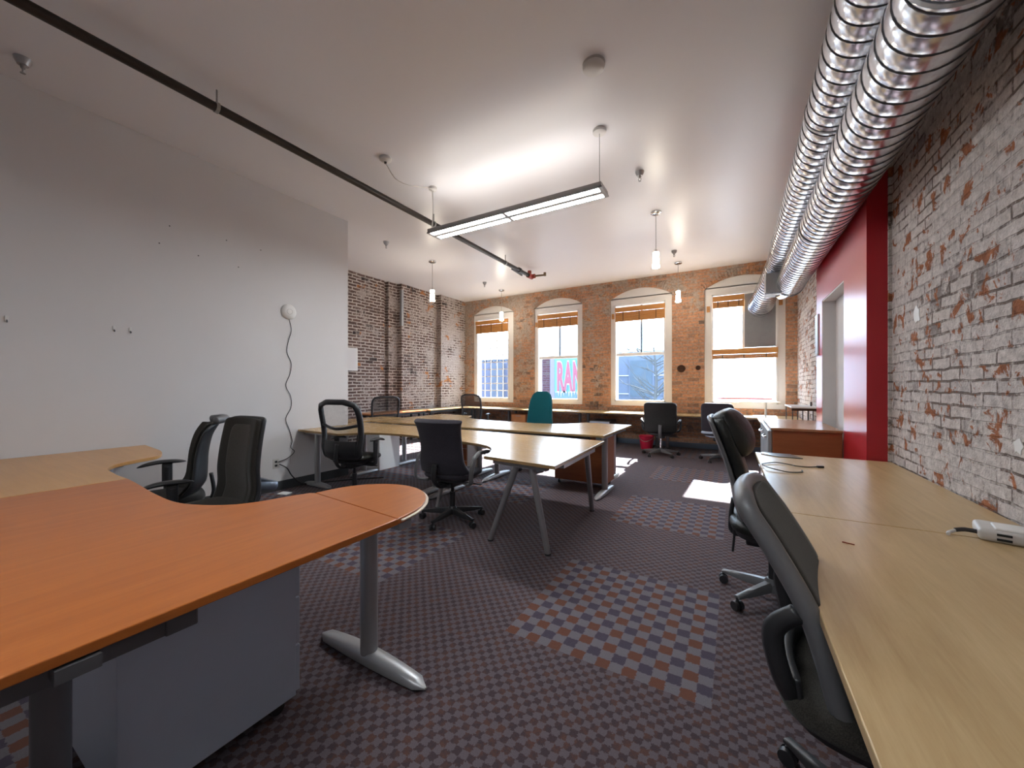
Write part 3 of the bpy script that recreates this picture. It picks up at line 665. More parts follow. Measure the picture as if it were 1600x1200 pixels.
# ------------------------------------------------------------------ things on the white partition
ap = thing('wifi_access_point', 'round white wifi access point with trailing cable on the partition', 'access point', (WALL_L, 2.77, 2.26))
MB().lathe([(0.098, 0), (0.098, 0.008), (0.088, 0.024), (0.05, 0.034), (0.003, 0.036)], seg=32).build('body', 'whiteplastic', ap, angle=60).rotation_euler = (0, PI / 2, 0)
MB().lathe([(0.036, 0.0345), (0.033, 0.037), (0.030, 0.0345)], seg=24).build('logo_ring', 'offwhite', ap).rotation_euler = (0, PI / 2, 0)
cp = [(0.012, 0.0, -0.09)]
for k in range(1, 12): cp.append((0.008 + 0.004 * (k % 2), 0.03 * math.sin(k * 1.9) + 0.012 * (k % 3) - 0.01, -0.09 - k * 0.142))
cp += [(0.02, 0.02, -1.74), (0.03, 0.06, -1.80), (0.03, -0.03, -1.87), (0.012, -0.13, -1.90)]
MB().tube(catmull(cp, 5), 0.0045, 6).build('cable', 'cable', ap)
for (yy, zz, lab, plug) in ((2.615, 0.34, 'pale wall socket with a plug on the partition', True), (2.83, 0.36, 'blank grey outlet plate beside the plugged wall socket', False)):
    k = thing('wall_socket', lab, 'wall socket', (WALL_L, yy, zz), 0, 'sockets on the partition')
    MB().box((0.003, 0, 0), (0.006, 0.075, 0.118), bev=0.002).build('plate', 'offwhite' if plug else 'wall', k)
    if plug:
        for z in (-0.024, 0.024): MB().box((0.0065, 0, z), (0.002, 0.03, 0.026), bev=0.0008).build('receptacle', 'dark', k)
cb = MB().tube(catmull([(WALL_L + 0.012, 2.65, 0.33), (WALL_L + 0.06, 2.72, 0.27), (WALL_L + 0.04, 2.80, 0.15), (WALL_L + 0.06, 2.93, 0.03), (WALL_L + 0.15, 3.15, 0.012), (WALL_L + 0.35, 3.45, 0.01), (-4.3, 3.75, 0.01)], 6), 0.007, 6).build('extension_lead', 'cable'); tag(cb, 'dark extension lead trailing along the partition onto the carpet', 'cable')
for (yy, lab) in ((0.58, 'small metal hook alone on the partition near the honey desk'), (1.18, 'small metal hook on the partition, nearer of a close pair'), (1.29, 'small metal hook on the partition, farther of a close pair')):
    k = thing('picture_hook', lab, 'hook', (WALL_L, yy, 1.83), 0, 'picture hooks on the partition')
    MB().box((0.003, 0, 0.01), (0.006, 0.018, 0.045), bev=0.002).build('plate', 'whiteplastic', k)
    MB().tube([(0.005, 0, 0.0), (0.012, 0, -0.02), (0.024, 0, -0.02), (0.026, 0, -0.006)], 0.0035, 6).build('prong', 'greymetal', k)
k = thing('electrical_panel', 'white electrical panel on the sooty brick past the partition', 'electrical panel', (-6.999, 5.08, 1.63))
MB().bx(0, 0.08, -0.26, 0.26, 0, 0.48, 0.006).build('box', 'whiteplastic', k); MB().bx(0.08, 0.086, -0.22, 0.22, 0.04, 0.44, 0.002).build('cover', 'wall', k)
k = thing('notice_board', 'narrow pale blue board on the far end of the red pier', 'notice board', (PX, 5.91, 1.68))
MB().bx(-0.016, 0, -0.075, 0.075, 0, 0.5, 0.003).build('board', 'notice', k); MB().bx(-0.022, -0.012, -0.07, 0.07, 0.005, 0.018).build('thin_strip', 'silver', k)

# ------------------------------------------------------------------ desks
ZT, TH = 0.74, 0.026
def arcpts(cx, cy_, r, a0, a1, n=10): return [(cx + r * math.cos(math.radians(a0 + (a1 - a0) * k / n)), cy_ + r * math.sin(math.radians(a0 + (a1 - a0) * k / n))) for k in range(n + 1)]
def smooth_poly(pts, n=6):
    P = catmull([(p[0], p[1], 0) for p in pts], n); return [(p.x, p.y) for p in P]
def tleg(parent, x, y, rot=0.0, h=ZT - TH, mat='silver', L=0.70, r=0.036, off=0.0):
    lg = MB(); lg.tube([(0, 0, 0.03), (0, 0, h - 0.03)], r, 16); lg.box((0, 0, h - 0.02), (0.07, 0.48, 0.03))
    o = lg.build('leg', mat, parent, angle=40); o.location = (x, y, 0); o.rotation_euler = (0, 0, rot)
    ft = MB(); n = 14; rings = []
    for i in range(n + 1):
        t = -1 + 2 * i / n; yy = t * L / 2; wv = 0.042 * (1 - 0.30 * t * t); e = math.sqrt(max(0, 1 - max(0, (abs(t) - 0.86) / 0.14) ** 2)); wv *= max(e, 0.15); hh = (0.060 - 0.026 * t * t) * max(e, .6)
        rings.append([(-wv, yy, 0.012), (wv, yy, 0.012), (wv, yy, hh * 0.75), (wv * 0.7, yy, hh), (-wv * 0.7, yy, hh), (-wv, yy, hh * 0.75)])
    f = ft.loft(rings).build('foot', mat, o, angle=50); f.location = (0, off, 0)
    for s_ in (-1, 1):
        MB().cyl((0, s_ * (L / 2 - 0.05) + off, 0.0), (0, s_ * (L / 2 - 0.05) + off, 0.014), 0.024, seg=12).build('levelling_pad', 'black', o)
    return o
def desk(name, label, poly, mat, legs, cat='desk', group=None, edge=None, rails=(), legmat='silver', zt=ZT):
    t = thing(name, label, cat, (0, 0, 0), 0, group)
    MB().prism(poly, zt - TH, zt, 0.003).build('desktop', mat, t)
    for (x, y, rot, *r) in legs: tleg(t, x, y, rot, zt - TH, legmat, *(r or []))
    for (x0, x1, y0, y1) in rails: MB().bx(x0, x1, y0, y1, zt - TH - 0.05, zt - TH).build('frame_rail', legmat if legmat != 'silver' else 'greymetal', t)
    return t
# foreground cherry corner desk
conc = smooth_poly([(-2.70, 0.79), (-2.42, 0.78), (-2.25, 0.81), (-2.10, 0.89), (-2.03, 0.99), (-1.99, 1.12), (-1.95, 1.22)])
main = [(-1.235, -0.03), (-1.245, 1.162)] + [(-1.93, 1.222)] + conc[::-1][1:] + [(-3.05, 0.82), (-3.215, 0.83), (-3.215, -0.03)]
cd = thing('corner_desk', 'large orange cherry corner desk with rounded end, in the foreground', 'desk')
MB().prism(main, ZT - TH, ZT, 0.003).build('desktop', 'cherry', cd)
endl = [(-1.246, 1.166)] + smooth_poly([(-1.247, 1.166), (-1.27, 1.30), (-1.33, 1.42), (-1.43, 1.52), (-1.56, 1.575), (-1.71, 1.565), (-1.84, 1.48), (-1.91, 1.36), (-1.931, 1.226)], 5)[1:]
MB().prism(endl, ZT - TH, ZT, 0.003).build('rounded_end_leaf', 'cherry', cd)
en = MB().tube([(p[0], p[1], ZT - TH / 2) for p in endl[1:-6]], 0.0135, 6, flat=0.35); en.build('end_edging', 'edge', cd)
tleg(cd, -1.50, 1.22, PI / 2, ZT - TH, 'silver', 0.72, 0.040)
tleg(cd, -1.47, 0.24, PI / 2, ZT - TH, 'greymetal', 0.72, 0.035)
tleg(cd, -3.05, 0.40, 0, ZT - TH, 'silver', 0.7, 0.036)
MB().bx(-1.34, -1.28, 0.0, 0.44, ZT - TH - 0.055, ZT - TH).build('frame_rail', 'greymetal', cd); MB().bx(-1.345, -1.275, 0.40, 0.47, ZT - TH - 0.058, ZT - TH, 0.004).build('rail_bracket', 'greymetal', cd)
MB().bx(-1.72, -1.60, 0.1, 1.3, ZT - TH - 0.05, ZT - TH).build('frame_rail', 'greymetal', cd)
desk('corner_desk', 'honey coloured curved desk against the partition beside the cherry desk',
     [(-4.92, -0.03), (-3.221, -0.03), (-3.221, 0.83)] + smooth_poly([(-3.40, 0.83), (-3.55, 0.84), (-3.73, 0.86), (-3.90, 0.95), (-3.99, 1.09), (-4.06, 1.22), (-4.22, 1.30), (-4.42, 1.345)]) + [(-4.92, 1.39)],
     'honey', [(-4.35, 1.0, PI / 2), (-4.6, 0.1, 0)], rails=[(-4.8, -3.4, 0.2, 0.26)])
# four back to back beech corner desks in the middle of the room
G = 'beech corner desks in the middle'
ydF, ydR = 3.98, 4.22
desk('corner_desk', 'beech corner desk whose left end touches the white partition corner',
     [(-4.93, 2.89), (-4.10, 2.875)] + smooth_poly([(-4.06, 2.90), (-3.97, 3.02), (-3.83, 3.14), (-3.60, 3.21), (-3.40, 3.22), (-3.14, 3.22)]) + [(-3.135, ydF), (-5.13, ydF), (-5.13, 3.66), (-4.93, 3.66)],
     'beech', [(-4.68, 3.0, PI / 2, 0.55), (-4.75, 3.78, 0, 0.5), (-3.22, 3.62, 0)], group=G, rails=[(-4.6, -3.2, 3.75, 3.8)])
at = thing('corner_desk', 'beech desk with splayed A shaped front legs in the middle', 'desk', (0, 0, 0), 0, G)
MB().prism([(-1.76, 2.56), (-1.10, 2.485), (-1.165, ydF - 0.09), (-3.127, ydF), (-3.127, 3.20)] + smooth_poly([(-2.70, 3.15), (-2.30, 3.10), (-2.05, 3.02), (-1.90, 2.88), (-1.80, 2.68)])[0:], ZT - TH, ZT, 0.003).build('desktop', 'beech', at)
MB().box((-1.44, 2.585, ZT - TH - 0.016), (0.50, 0.05, 0.032), rot=(0, 0, -0.11)).build('front_rail', 'silver', at)
MB().box((-1.16, 3.12, ZT - TH - 0.016), (0.05, 0.85, 0.032), rot=(0, 0, 0.04)).build('side_rail', 'silver', at)
for (tx, ty, fx, fy) in ((-1.47, 2.60, -1.79, 2.70), (-1.34, 2.585, -1.25, 2.69), (-1.17, 3.36, -1.29, 3.87), (-2.72, 3.3, -2.75, 3.12)):
    lg = MB().tube([(tx, ty, ZT - TH - 0.01), (fx, fy, 0.012)], [0.027, 0.023], 14).build('splayed_leg', 'silver', at, angle=40)
    MB().cyl((fx, fy, 0), (fx, fy, 0.018), 0.026, 0.022, 12).build('foot_pad', 'black', lg)
tleg(at, -3.03, 3.62, 0, ZT - TH, 'silver', 0.72)
desk('corner_desk', 'beech corner desk in front of the teal chair, with a wooden pedestal below',
     [(-1.295, 4.29), (-1.30, 5.68), (-2.00, 5.70)] + smooth_poly([(-2.06, 5.62), (-2.16, 5.42), (-2.35, 5.28), (-2.60, 5.23), (-2.90, 5.24), (-3.12, 5.26)]) + [(-3.12, ydR)],
     'beech', [(-1.36, 4.56, 0, 0.70), (-1.50, 5.45, 0, 0.5), (-2.95, 4.62, 0, 0.74)], group=G, rails=[(-3.0, -1.5, 4.4, 4.45), (-1.40, -1.36, 4.4, 5.6)])
desk('corner_desk', 'beech corner desk in the back left of the middle cluster',
     [(-3.125, ydR), (-3.125, 5.26)] + smooth_poly([(-3.50, 5.28), (-3.85, 5.36), (-4.10, 5.50), (-4.25, 5.68), (-4.36, 5.92)]) + [(-5.15, 6.0), (-5.15, ydR)],
     'beech', [(-4.78, 4.6, 0, 0.72), (-4.75, 5.7, PI / 2, 0.6), (-3.25, 4.62, 0, 0.7)], group=G, rails=[(-4.9, -3.2, 4.5, 4.55)])
desk('side_desk', 'pale beech side desk behind the tall mesh chair, past the partition end', [(-5.72, 3.92), (-5.22, 3.92), (-5.22, 4.95), (-5.72, 4.95)], 'beech', [(-5.35, 4.45, 0, 0.6), (-5.62, 4.45, 0, 0.6)])
# the two birch desks along the right wall
G = 'birch desks along the whitewashed wall'
desk('wall_desk', 'far birch desk along the right brick wall, by the red pier', [(0.178, 2.118), (1.012, 2.118), (1.012, 3.895), (0.155, 3.895)], 'birch', [(0.60, 3.75, PI / 2, 0.62), (0.60, 2.3, PI / 2, 0.62)], group=G, rails=[(0.7, 0.76, 2.3, 3.7)])
desk('wall_desk', 'near birch desk along the right brick wall, under the grey power brick', [(0.195, -0.35), (1.012, -0.35), (1.012, 2.113), (0.178, 2.113)], 'birch', [(0.60, 1.95, PI / 2, 0.62), (0.60, -0.15, PI / 2, 0.62)], group=G, rails=[(0.7, 0.76, 0.0, 1.9)])
# desks under the windows
G = 'desks under the windows'
for (x0, x1, lab, mt) in ((-6.28, -4.91, 'pale desk under the window with grid bars', 'birch'), (-4.905, -3.0, 'tan desk under the painted sign window, behind the teal chair', 'beech'),
                          (-2.995, -1.3, 'tan desk under the bare tree window', 'beech'), (-1.295, -0.1, 'tan desk between the two right window chairs', 'beech'), (-0.095, 1.0, 'sunlit desk under the duct window in the right corner', 'birch')):
    desk('window_desk', lab, [(x0, 8.02), (x1, 8.02), (x1, 8.84), (x0, 8.84)], mt, [(x0 + 0.1, 8.42, 0, 0.66), (x1 - 0.1, 8.42, 0, 0.66)], group=G, legmat='greymetal', rails=[(x0 + .1, x1 - .1, 8.5, 8.54)])
desk('return_desk', 'sunlit desk along the right wall beyond the cabinet', [(0.35, 6.05), (1.0, 6.05), (1.0, 8.01), (0.35, 8.01)], 'birch', [(0.7, 6.3, PI / 2, 0.5), (0.7, 7.8, PI / 2, 0.5)], legmat='greymetal')
def bench(lab, x0, x1, y0, y1, mt, zt=ZT):
    t = thing('side_table', lab, 'table', (0, 0, 0), 0, 'tables along the sooty brick wall')
    MB().bx(x0, x1, y0, y1, zt - 0.03, zt, 0.003).build('tabletop', mt, t); MB().bx(x0 + .02, x1 - .02, y0 + .02, y1 - .02, zt - 0.075, zt - 0.03).build('apron', 'blackmatte', t)
    for xx in (x0 + 0.04, x1 - 0.04):
        for yy in (y0 + 0.04, y1 - 0.04): MB().bx(xx - 0.018, xx + 0.018, yy - 0.018, yy + 0.018, 0, zt - 0.07).build('leg', 'blackmatte', t)
bench('orange table with black legs along the sooty brick wall', -6.83, -6.33, 5.2, 6.80, 'orangewood')
bench('sunlit table along the sooty brick wall near the window corner', -6.75, -6.29, 6.90, 8.8, 'birch')

# ------------------------------------------------------------------ pedestals and cabinets
def casters(t, x0, x1, y0, y1):
    for xx in (x0 + .05, x1 - .05):
        for yy in (y0 + .05, y1 - .05):
            c = MB(); c.cyl((xx - 0.012, yy, 0.025), (xx + 0.012, yy, 0.025), 0.025, seg=14); c.cyl((xx, yy, 0.04), (xx, yy, 0.062), 0.01, seg=8); c.build('caster', 'black', t, angle=40)
def pedestal(lab, x0, x1, y0, y1, h, body, front, side, name='drawer_pedestal', cs=True, nd=3, group=None):
    """side: which face carries the drawers: +x -x +y -y"""
    t = thing(name, lab, 'pedestal', (0, 0, 0), 0, group); z0 = 0.06 if cs else 0.0
    MB().bx(x0, x1, y0, y1, z0, h, 0.004).build('body', body, t)
    hh = (h - z0 - 0.02) / nd
    for k in range(nd):
        za, zb = z0 + 0.012 + k * hh, z0 + 0.012 + (k + 1) * hh - 0.006; d = 0.018
        if side[1] == 'x':
            xx = x1 if side[0] == '+' else x0; s_ = 1 if side[0] == '+' else -1
            dr = MB().bx(xx, xx + s_ * d, y0 + .006, y1 - .006, za, zb, 0.003).build('drawer', front, t)
            MB().bx(xx + s_ * d, xx + s_ * (d + .014), (y0 + y1) / 2 - .07, (y0 + y1) / 2 + .07, zb - .035, zb - .022, 0.002).build('handle', 'silver', dr)
        else:
            yy = y1 if side[0] == '+' else y0; s_ = 1 if side[0] == '+' else -1
            dr = MB().bx(x0 + .006, x1 - .006, yy, yy + s_ * d, za, zb, 0.003).build('drawer', front, t)
            MB().bx((x0 + x1) / 2 - .07, (x0 + x1) / 2 + .07, yy + s_ * d, yy + s_ * (d + .014), zb - .035, zb - .022, 0.002).build('handle', 'silver', dr)
    if cs: casters(t, x0, x1, y0, y1)
    return t
pedestal('pale grey metal pedestal on casters under the cherry desk', -2.04, -1.53, 0.37, 0.89, 0.655, 'bluegrey', 'bluegrey', '+y', group=None)
pedestal('red brown wooden pedestal under the right end of the middle desks', -2.11, -1.40, 4.76, 5.12, 0.68, 'pedwood', 'pedwood', '+y', nd=2)
pedestal('white pedestal cabinet beneath the desk past the tall mesh chair', -5.12, -4.74, 4.05, 4.45, 0.67, 'white_gloss', 'white_gloss', '+y', cs=False)
pedestal('white pedestal with brown drawers behind the charcoal fabric chair', -3.62, -3.28, 4.36, 4.72, 0.60, 'white', 'pedwood', '-y')
pedestal('grey pedestal with open shelf under the bare tree window', -2.75, -2.30, 8.08, 8.6, 0.55, 'greymetal', 'bluegrey', '-y')
pedestal('orange fronted pedestal under the window desk behind the teal chair', -4.75, -4.35, 8.1, 8.6, 0.62, 'pedwood', 'orangewood', '-y')
pedestal('dark grey pedestal on casters under the far birch desk, by the leather armchair', 0.56, 0.90, 2.98, 3.45, 0.60, 'greymetal', 'greymetal', '-x')
cab = thing('filing_cabinet', 'wooden topped filing cabinet with brown end panel beside the red pier', 'cabinet')
MB().bx(0.33, 0.872, 4.63, 5.85, 0.03, 0.865, 0.004).build('body', 'pedwood', cab); MB().bx(0.315, 0.875, 4.615, 5.86, 0.865, 0.89, 0.003).build('top', wood('brown_top', (0.30, 0.13, 0.055), (0.42, 0.21, 0.10), 'Y', 0.25), cab)
MB().bx(0.34, 0.86, 4.65, 5.83, 0, 0.03).build('plinth', 'black', cab)
for k, (a, c) in enumerate(((4.64, 5.23), (5.24, 5.84))):
    for (z0, z1) in ((0.04, 0.44), (0.45, 0.86)):
        dr = MB().bx(0.29, 0.33, a, c, z0, z1, 0.01).build('drawer', 'silver', cab)
        MB().tube(catmull([(0.29, a + 0.10, z1 - 0.07), (0.262, a + 0.14, z1 - 0.085), (0.262, a + 0.28, z1 - 0.085), (0.29, a + 0.32, z1 - 0.07)], 4), 0.011, 8).build('handle', 'chrome', dr, smooth=True)

# ------------------------------------------------------------------ loose things
pl = MB().prism([(0.19, 3.80), (0.20, 3.885), (0.40, 3.885), (0.46, 3.70), (0.30, 3.70)], ZT, ZT + 0.006, 0.001).build('slate_plate', 'slate'); tag(pl, 'thin black plate lying on the far end of the birch desk', 'plate')
cps = [(0.17, 3.30), (0.26, 3.395), (0.35, 3.37), (0.37, 3.32), (0.44, 3.335), (0.50, 3.36)]
c1 = thing('loose_cord', 'thin loose dark cord looped on the far birch desk', 'cord')
MB().tube(catmull([(p[0], p[1], ZT + 0.004 + 0.004 * (i % 2)) for i, p in enumerate(cps)], 6), 0.0035, 6).build('cord', 'cable', c1)
MB().tube(catmull([(0.17, 3.28, ZT + 0.006), (0.20, 3.14, ZT + 0.012), (0.30, 3.07, ZT + 0.006), (0.38, 3.12, ZT + 0.004), (0.39, 3.19, ZT + 0.004)], 6), 0.0035, 6).build('loose_end', 'cable', c1)
MB().box((0.515, 3.365, ZT + 0.008), (0.04, 0.02, 0.014), rot=(0, 0, 0.4), bev=0.003).build('plug', 'black', c1)
ps = thing('power_brick', 'grey white moulded power brick with cable on the near birch desk', 'power brick', (0.915, 2.135, ZT), math.radians(-14))
MB().box((0.03, 0, 0.022), (0.30, 0.155, 0.044), bev=0.014, seg=3).build('body', 'offwhite', ps, angle=50)
MB().box((0.03, -0.02, 0.046), (0.22, 0.09, 0.012), bev=0.005).build('raised_lid', 'whiteplastic', ps, angle=50)
for k in range(2): MB().box((-0.06, -0.0785, 0.014 + 0.017 * k), (0.035, 0.004, 0.008)).build('vent', 'dark', ps)
MB().tube(catmull([(-0.118, -0.045, 0.022), (-0.15, -0.052, 0.024), (-0.175, -0.06, 0.018)], 4), 0.008, 8).build('strain_relief', 'black', ps)
MB().tube(catmull([(-0.17, -0.058, 0.019), (-0.19, -0.068, 0.008), (-0.195, -0.09, 0.005)], 4), 0.006, 8).build('cable', 'offwhite', ps)
sp = MB().box((0.355, 1.80, ZT + 0.002), (0.034, 0.004, 0.003), rot=(0, 0, -0.35)).build('splinter', 'splinter'); tag(sp, 'tiny dark red splinter lying on the near birch desk', 'splinter')
bn = thing('waste_bin', 'bright pink red waste bin below the bare tree window', 'bin', (-1.58, 8.25, 0))
MB().lathe([(0.11, 0.0), (0.115, 0.01), (0.15, 0.27), (0.156, 0.28), (0.146, 0.278), (0.106, 0.015)], seg=24).build('bucket', 'binred', bn, angle=40)
MB().tube(catmull([(-0.15, 0, 0.26), (-0.12, -0.09, 0.22), (0, -0.155, 0.17), (0.12, -0.09, 0.22), (0.15, 0, 0.26)], 5), 0.004, 6).build('handle', 'wire', bn)
for (x, y, r_, lab) in ((-4.72, 2.60, 0.3, 'white paper scrap on the carpet by the partition baseboard'), (-3.42, 2.62, 1.0, 'white paper scrap on the carpet under the left beech desk'), (-2.95, 3.05, 0.2, 'white paper scrap on the carpet left of the charcoal chair')):
    o = MB().box((0, 0, 0.006), (0.13, 0.09, 0.008), rot=(0.05, 0.02, r_)).build('paper_scrap', 'paper', loc=(x, y, 0)); tag(o, lab, 'paper', 'paper scraps on the carpet')
ri = thing('desk_riser', 'slim pale shelf riser on one post under the duct window', 'shelf', (0, 0, 0))
MB().bx(0.08, 0.72, 8.36, 8.62, 1.0, 1.018, 0.003).build('shelf', 'white_gloss', ri); MB().cyl((0.50, 8.49, ZT + .01), (0.50, 8.49, 1.0), 0.018, seg=12).build('post', 'silver', ri); MB().bx(0.30, 0.66, 8.36, 8.62, ZT, ZT + 0.012, 0.003).build('base_plate', 'silver', ri)
MB().bx(0.20, 0.29, 8.352, 8.36, 0.985, 1.02).build('label_plate', 'paper', ri)
ws = thing('wire_shelf', 'pale low shelf on thin dark legs on the sunlit return desk', 'shelf')
MB().bx(0.68, 1.0, 6.55, 7.35, 1.0, 1.02, 0.003).build('shelf', 'white_gloss', ws)
MB().bx(0.69, 0.99, 6.56, 6.58, 0.965, 1.0).build('front_rail', 'rust', ws)
for k in range(6): MB().cyl((0.70 + 0.057 * k, 6.57, ZT), (0.70 + 0.057 * k, 6.57, 0.97), 0.007, seg=8).build('leg', 'greymetal', ws)
for xx in (0.70, 0.98): MB().cyl((xx, 7.33, ZT), (xx, 7.33, 1.0), 0.007, seg=8).build('leg', 'greymetal', ws)
MB().box((0.95, 6.9, 1.05), (0.02, 0.03, 0.06)).build('peg', 'black', ws)

# ------------------------------------------------------------------ chairs (origin on the floor, seat facing +Y)
def star_base(t, mat='black', r=0.30, rot=0.3, lift_top=0.40, liftmat='black', skirt=True):
    MB().lathe([(0.045, 0.065), (0.05, 0.08), (0.042, 0.125), (0.032, 0.14)], seg=20).build('hub', mat, t, angle=50)
    g = MB(); g.cyl((0, 0, 0.10), (0, 0, lift_top), 0.017, seg=14); g.cyl((0, 0, 0.12), (0, 0, lift_top - 0.12), 0.027 if skirt else 0.022, seg=16)
    g.build('gas_lift', liftmat, t, angle=40)
    for k in range(5):
        a = rot + 2 * PI * k / 5; ca, sa = math.cos(a), math.sin(a); rings = []
        for i in range(7):
            q = i / 6; rr = 0.03 + (r - 0.03) * q; w_ = 0.026 - 0.009 * q; zt = 0.125 - 0.040 * q ** 1.3; zb = 0.07 - 0.004 * q + (0.0 if q < .8 else 0.004)
            ring = []
            for (u, v) in ((-1, 0), (1, 0), (1, .7), (.6, 1), (-.6, 1), (-1, .7)): ring.append((ca * rr - sa * u * w_, sa * rr + ca * u * w_, zb + (zt - zb) * v))
            rings.append(ring)
        lg = MB().loft(rings).build('base_leg', mat, t, angle=50)
        c = MB(); cx, cy_ = ca * (r - 0.005), sa * (r - 0.005); ta = a + 0.6 + k; tx, ty = -math.sin(ta), math.cos(ta)
        for s_ in (-1, 1):
            c.cyl((cx + tx * 0.007 * s_, cy_ + ty * 0.007 * s_, 0.028), (cx + tx * 0.026 * s_, cy_ + ty * 0.026 * s_, 0.028), 0.028, 0.026, 16)
        c.cyl((cx, cy_, 0.03), (cx, cy_, 0.078), 0.009, seg=8); c.box((cx, cy_, 0.05), (0.02, 0.02, 0.02)); c.build('caster', 'black', lg, angle=40)
def superell(w_, d, z, n=28, p=3.4, yo=0.0, x_taper=0.0):
    out = []
    for k in range(n):
        a = 2 * PI * k / n; c, s_ = math.cos(a), math.sin(a); x = math.copysign(abs(c) ** (2 / p), c); y = math.copysign(abs(s_) ** (2 / p), s_)
        out.append((x * w_ / 2 * (1 + x_taper * y), yo + y * d / 2, z - 0.02 * max(0, y) ** 3))
    return out
def seat(t, w_=0.50, d=0.48, z=0.44, th=0.075, mat='fab_black', yo=0.02, pan='black'):
    b = MB(); b.loft([superell(w_ * .86, d * .86, z, yo=yo), superell(w_, d, z + th * .3, yo=yo), superell(w_ * 1.0, d, z + th * .65, yo=yo), superell(w_ * .92, d * .92, z + th * .95, yo=yo), superell(w_ * .6, d * .6, z + th * 1.0, yo=yo)])
    o = b.build('seat', mat, t, sub=1)
    p = MB(); p.loft([superell(w_ * .6, d * .6, z - 0.035, yo=yo), superell(w_ * .84, d * .86, z - 0.012, yo=yo), superell(w_ * .86, d * .88, z + 0.012, yo=yo)]); p.build('seat_pan', pan, t, angle=50)
    m = MB(); m.box((0, -0.02, z - 0.055), (0.16, 0.24, 0.055), bev=0.012); m.tube([(0.08, 0.02, z - 0.05), (0.27, 0.03, z - 0.06)], 0.006, 8); m.box((0.28, 0.03, z - 0.06), (0.05, 0.025, 0.01), bev=0.004); m.build('tilt_mechanism', 'black', t, angle=50)
    return o
def tarm(t, s_, x=0.29, y=0.02, z0=0.43, z1=0.66, L=0.25, mat='black', padmat='black', wide=0.075):
    a = MB(); a.tube(catmull([(s_ * 0.12, y, z0 - 0.03), (s_ * (x - 0.03), y, z0 - 0.03), (s_ * x, y, z0 + 0.03), (s_ * x, y, z1 - 0.03)], 5), 0.024, 10, flat=1.0); a.box((s_ * x, y, (z0 + z1) / 2 + .03), (0.028, 0.065, z1 - z0 - .06), bev=0.01)
    o = a.build('armrest', mat, t, angle=50); p = MB(); n = 10; R = []
    for i in range(n + 1):
        q = -1 + 2 * i / n; e = math.sqrt(max(0.02, 1 - abs(q) ** 3.5)); zz = z1 + 0.012 * (1 - q * q) - 0.018 * max(0, q) ** 2
        R.append([(s_ * x + wide / 2 * e * u, y + 0.03 + q * L / 2, zz + v * 0.016 * e) for (u, v) in ((-1, 0), (-.75, 1), (.75, 1), (1, 0), (.7, -1), (-.7, -1))])
    p.loft(R).build('arm_pad', padmat, o, sub=1)
def round_top(w0, w1, w2, t0=0.72, k=0.75):
    """half width: w0 at the bottom, w1 in the middle, w2 near the top, with rounded top corners"""
    def f(t):
        wv = w0 + (w1 - w0) * min(t / 0.5, 1) if t < 0.5 else w1 + (w2 - w1) * (t - .5) / .5
        if t > t0: q = (t - t0) / (1 - t0); wv *= 1 - k * (1 - math.sqrt(max(0, 1 - q ** 3)))
        if t < 0.08: q = 1 - t / 0.08; wv *= 1 - 0.35 * (1 - math.sqrt(max(0, 1 - q ** 2)))
        return wv
    return f
def frame_loop(prof, wf, bulge, n=5):
    P = catmull([(0, y, z) for y, z in prof], n); m = len(P) - 1
    def pt(i, u): hw = wf(i / m); return Vector((u * hw, P[i].y + bulge * u * u * (hw / wf(.5)) ** 2, P[i].z))
    L = [pt(i, -1) for i in range(m + 1)]; Rr = [pt(i, 1) for i in range(m + 1)]
    top = [pt(m, u) for u in (-.66, -.33, 0, .33, .66)]; bot = [pt(0, u) for u in (.66, .33, 0, -.33, -.66)]
    return L + top + Rr[::-1] + bot
def spine(t, z0=0.40, y1=-0.27, z1=0.62, mat='black', r=0.028):
    MB().tube(catmull([(0, -0.02, z0 - 0.02), (0, -0.20, z0 - 0.03), (0, y1 - 0.02, z0 + 0.06), (0, y1 - 0.005, z1)], 6), r, 10, flat=0.5).build('back_bracket', mat, t, smooth=True)

def mesh_chair(loc, rot, label, top=1.08, arms=True, brace=True, dense=False, w_=0.25, lumbar=True, loop=0.025, armz=0.68, base_rot=0.3):
    t = thing('office_chair', label, 'chair', loc, rot)
    star_base(t, 'black', rot=base_rot); seat(t, 0.51, 0.49, 0.44, 0.08, 'leather' if brace else 'fab_black')
    prof = [(-0.215, 0.50), (-0.245, 0.60), (-0.235, 0.72), (-0.25, 0.88), (-0.31, top)]
    wf = round_top(w_ * 0.86, w_ * 0.96, w_, 0.80, 0.55)
    MB().tube(frame_loop(prof, wf, 0.045), loop, 10, closed=True, flat=0.8).build('back_frame', 'black', t, smooth=True)
    MB().shell(prof, lambda q: wf(q) * 0.98, 0.004, 0.045).build('mesh_panel', 'mesh_dense' if dense else 'mesh', t, smooth=True)
    if brace:
        MB().tube(catmull([(-wf(.62) * .95, -0.215, 0.87), (0, -0.275, 0.83), (wf(.62) * .95, -0.215, 0.87)], 6), 0.017, 8).build('cross_brace', 'black', t, smooth=True)
    if lumbar:
        p2 = [(-0.225, 0.49), (-0.262, 0.56), (-0.262, 0.64), (-0.255, 0.69)]
        MB().shell(p2, lambda q: w_ * 0.84, 0.02, 0.04).build('lumbar_shell', 'black', t, sub=1)
    spine(t, 0.41, -0.262, 0.66)
    if arms:
        for s_ in (-1, 1): tarm(t, s_, z1=armz)
    return t

# tall mesh chair by the beech desk
mesh_chair((-3.88, 2.95, 0), math.radians(10), 'black mesh back chair with padded arms facing the left beech desk', 1.13, w_=0.275, base_rot=0.2, loop=0.034)
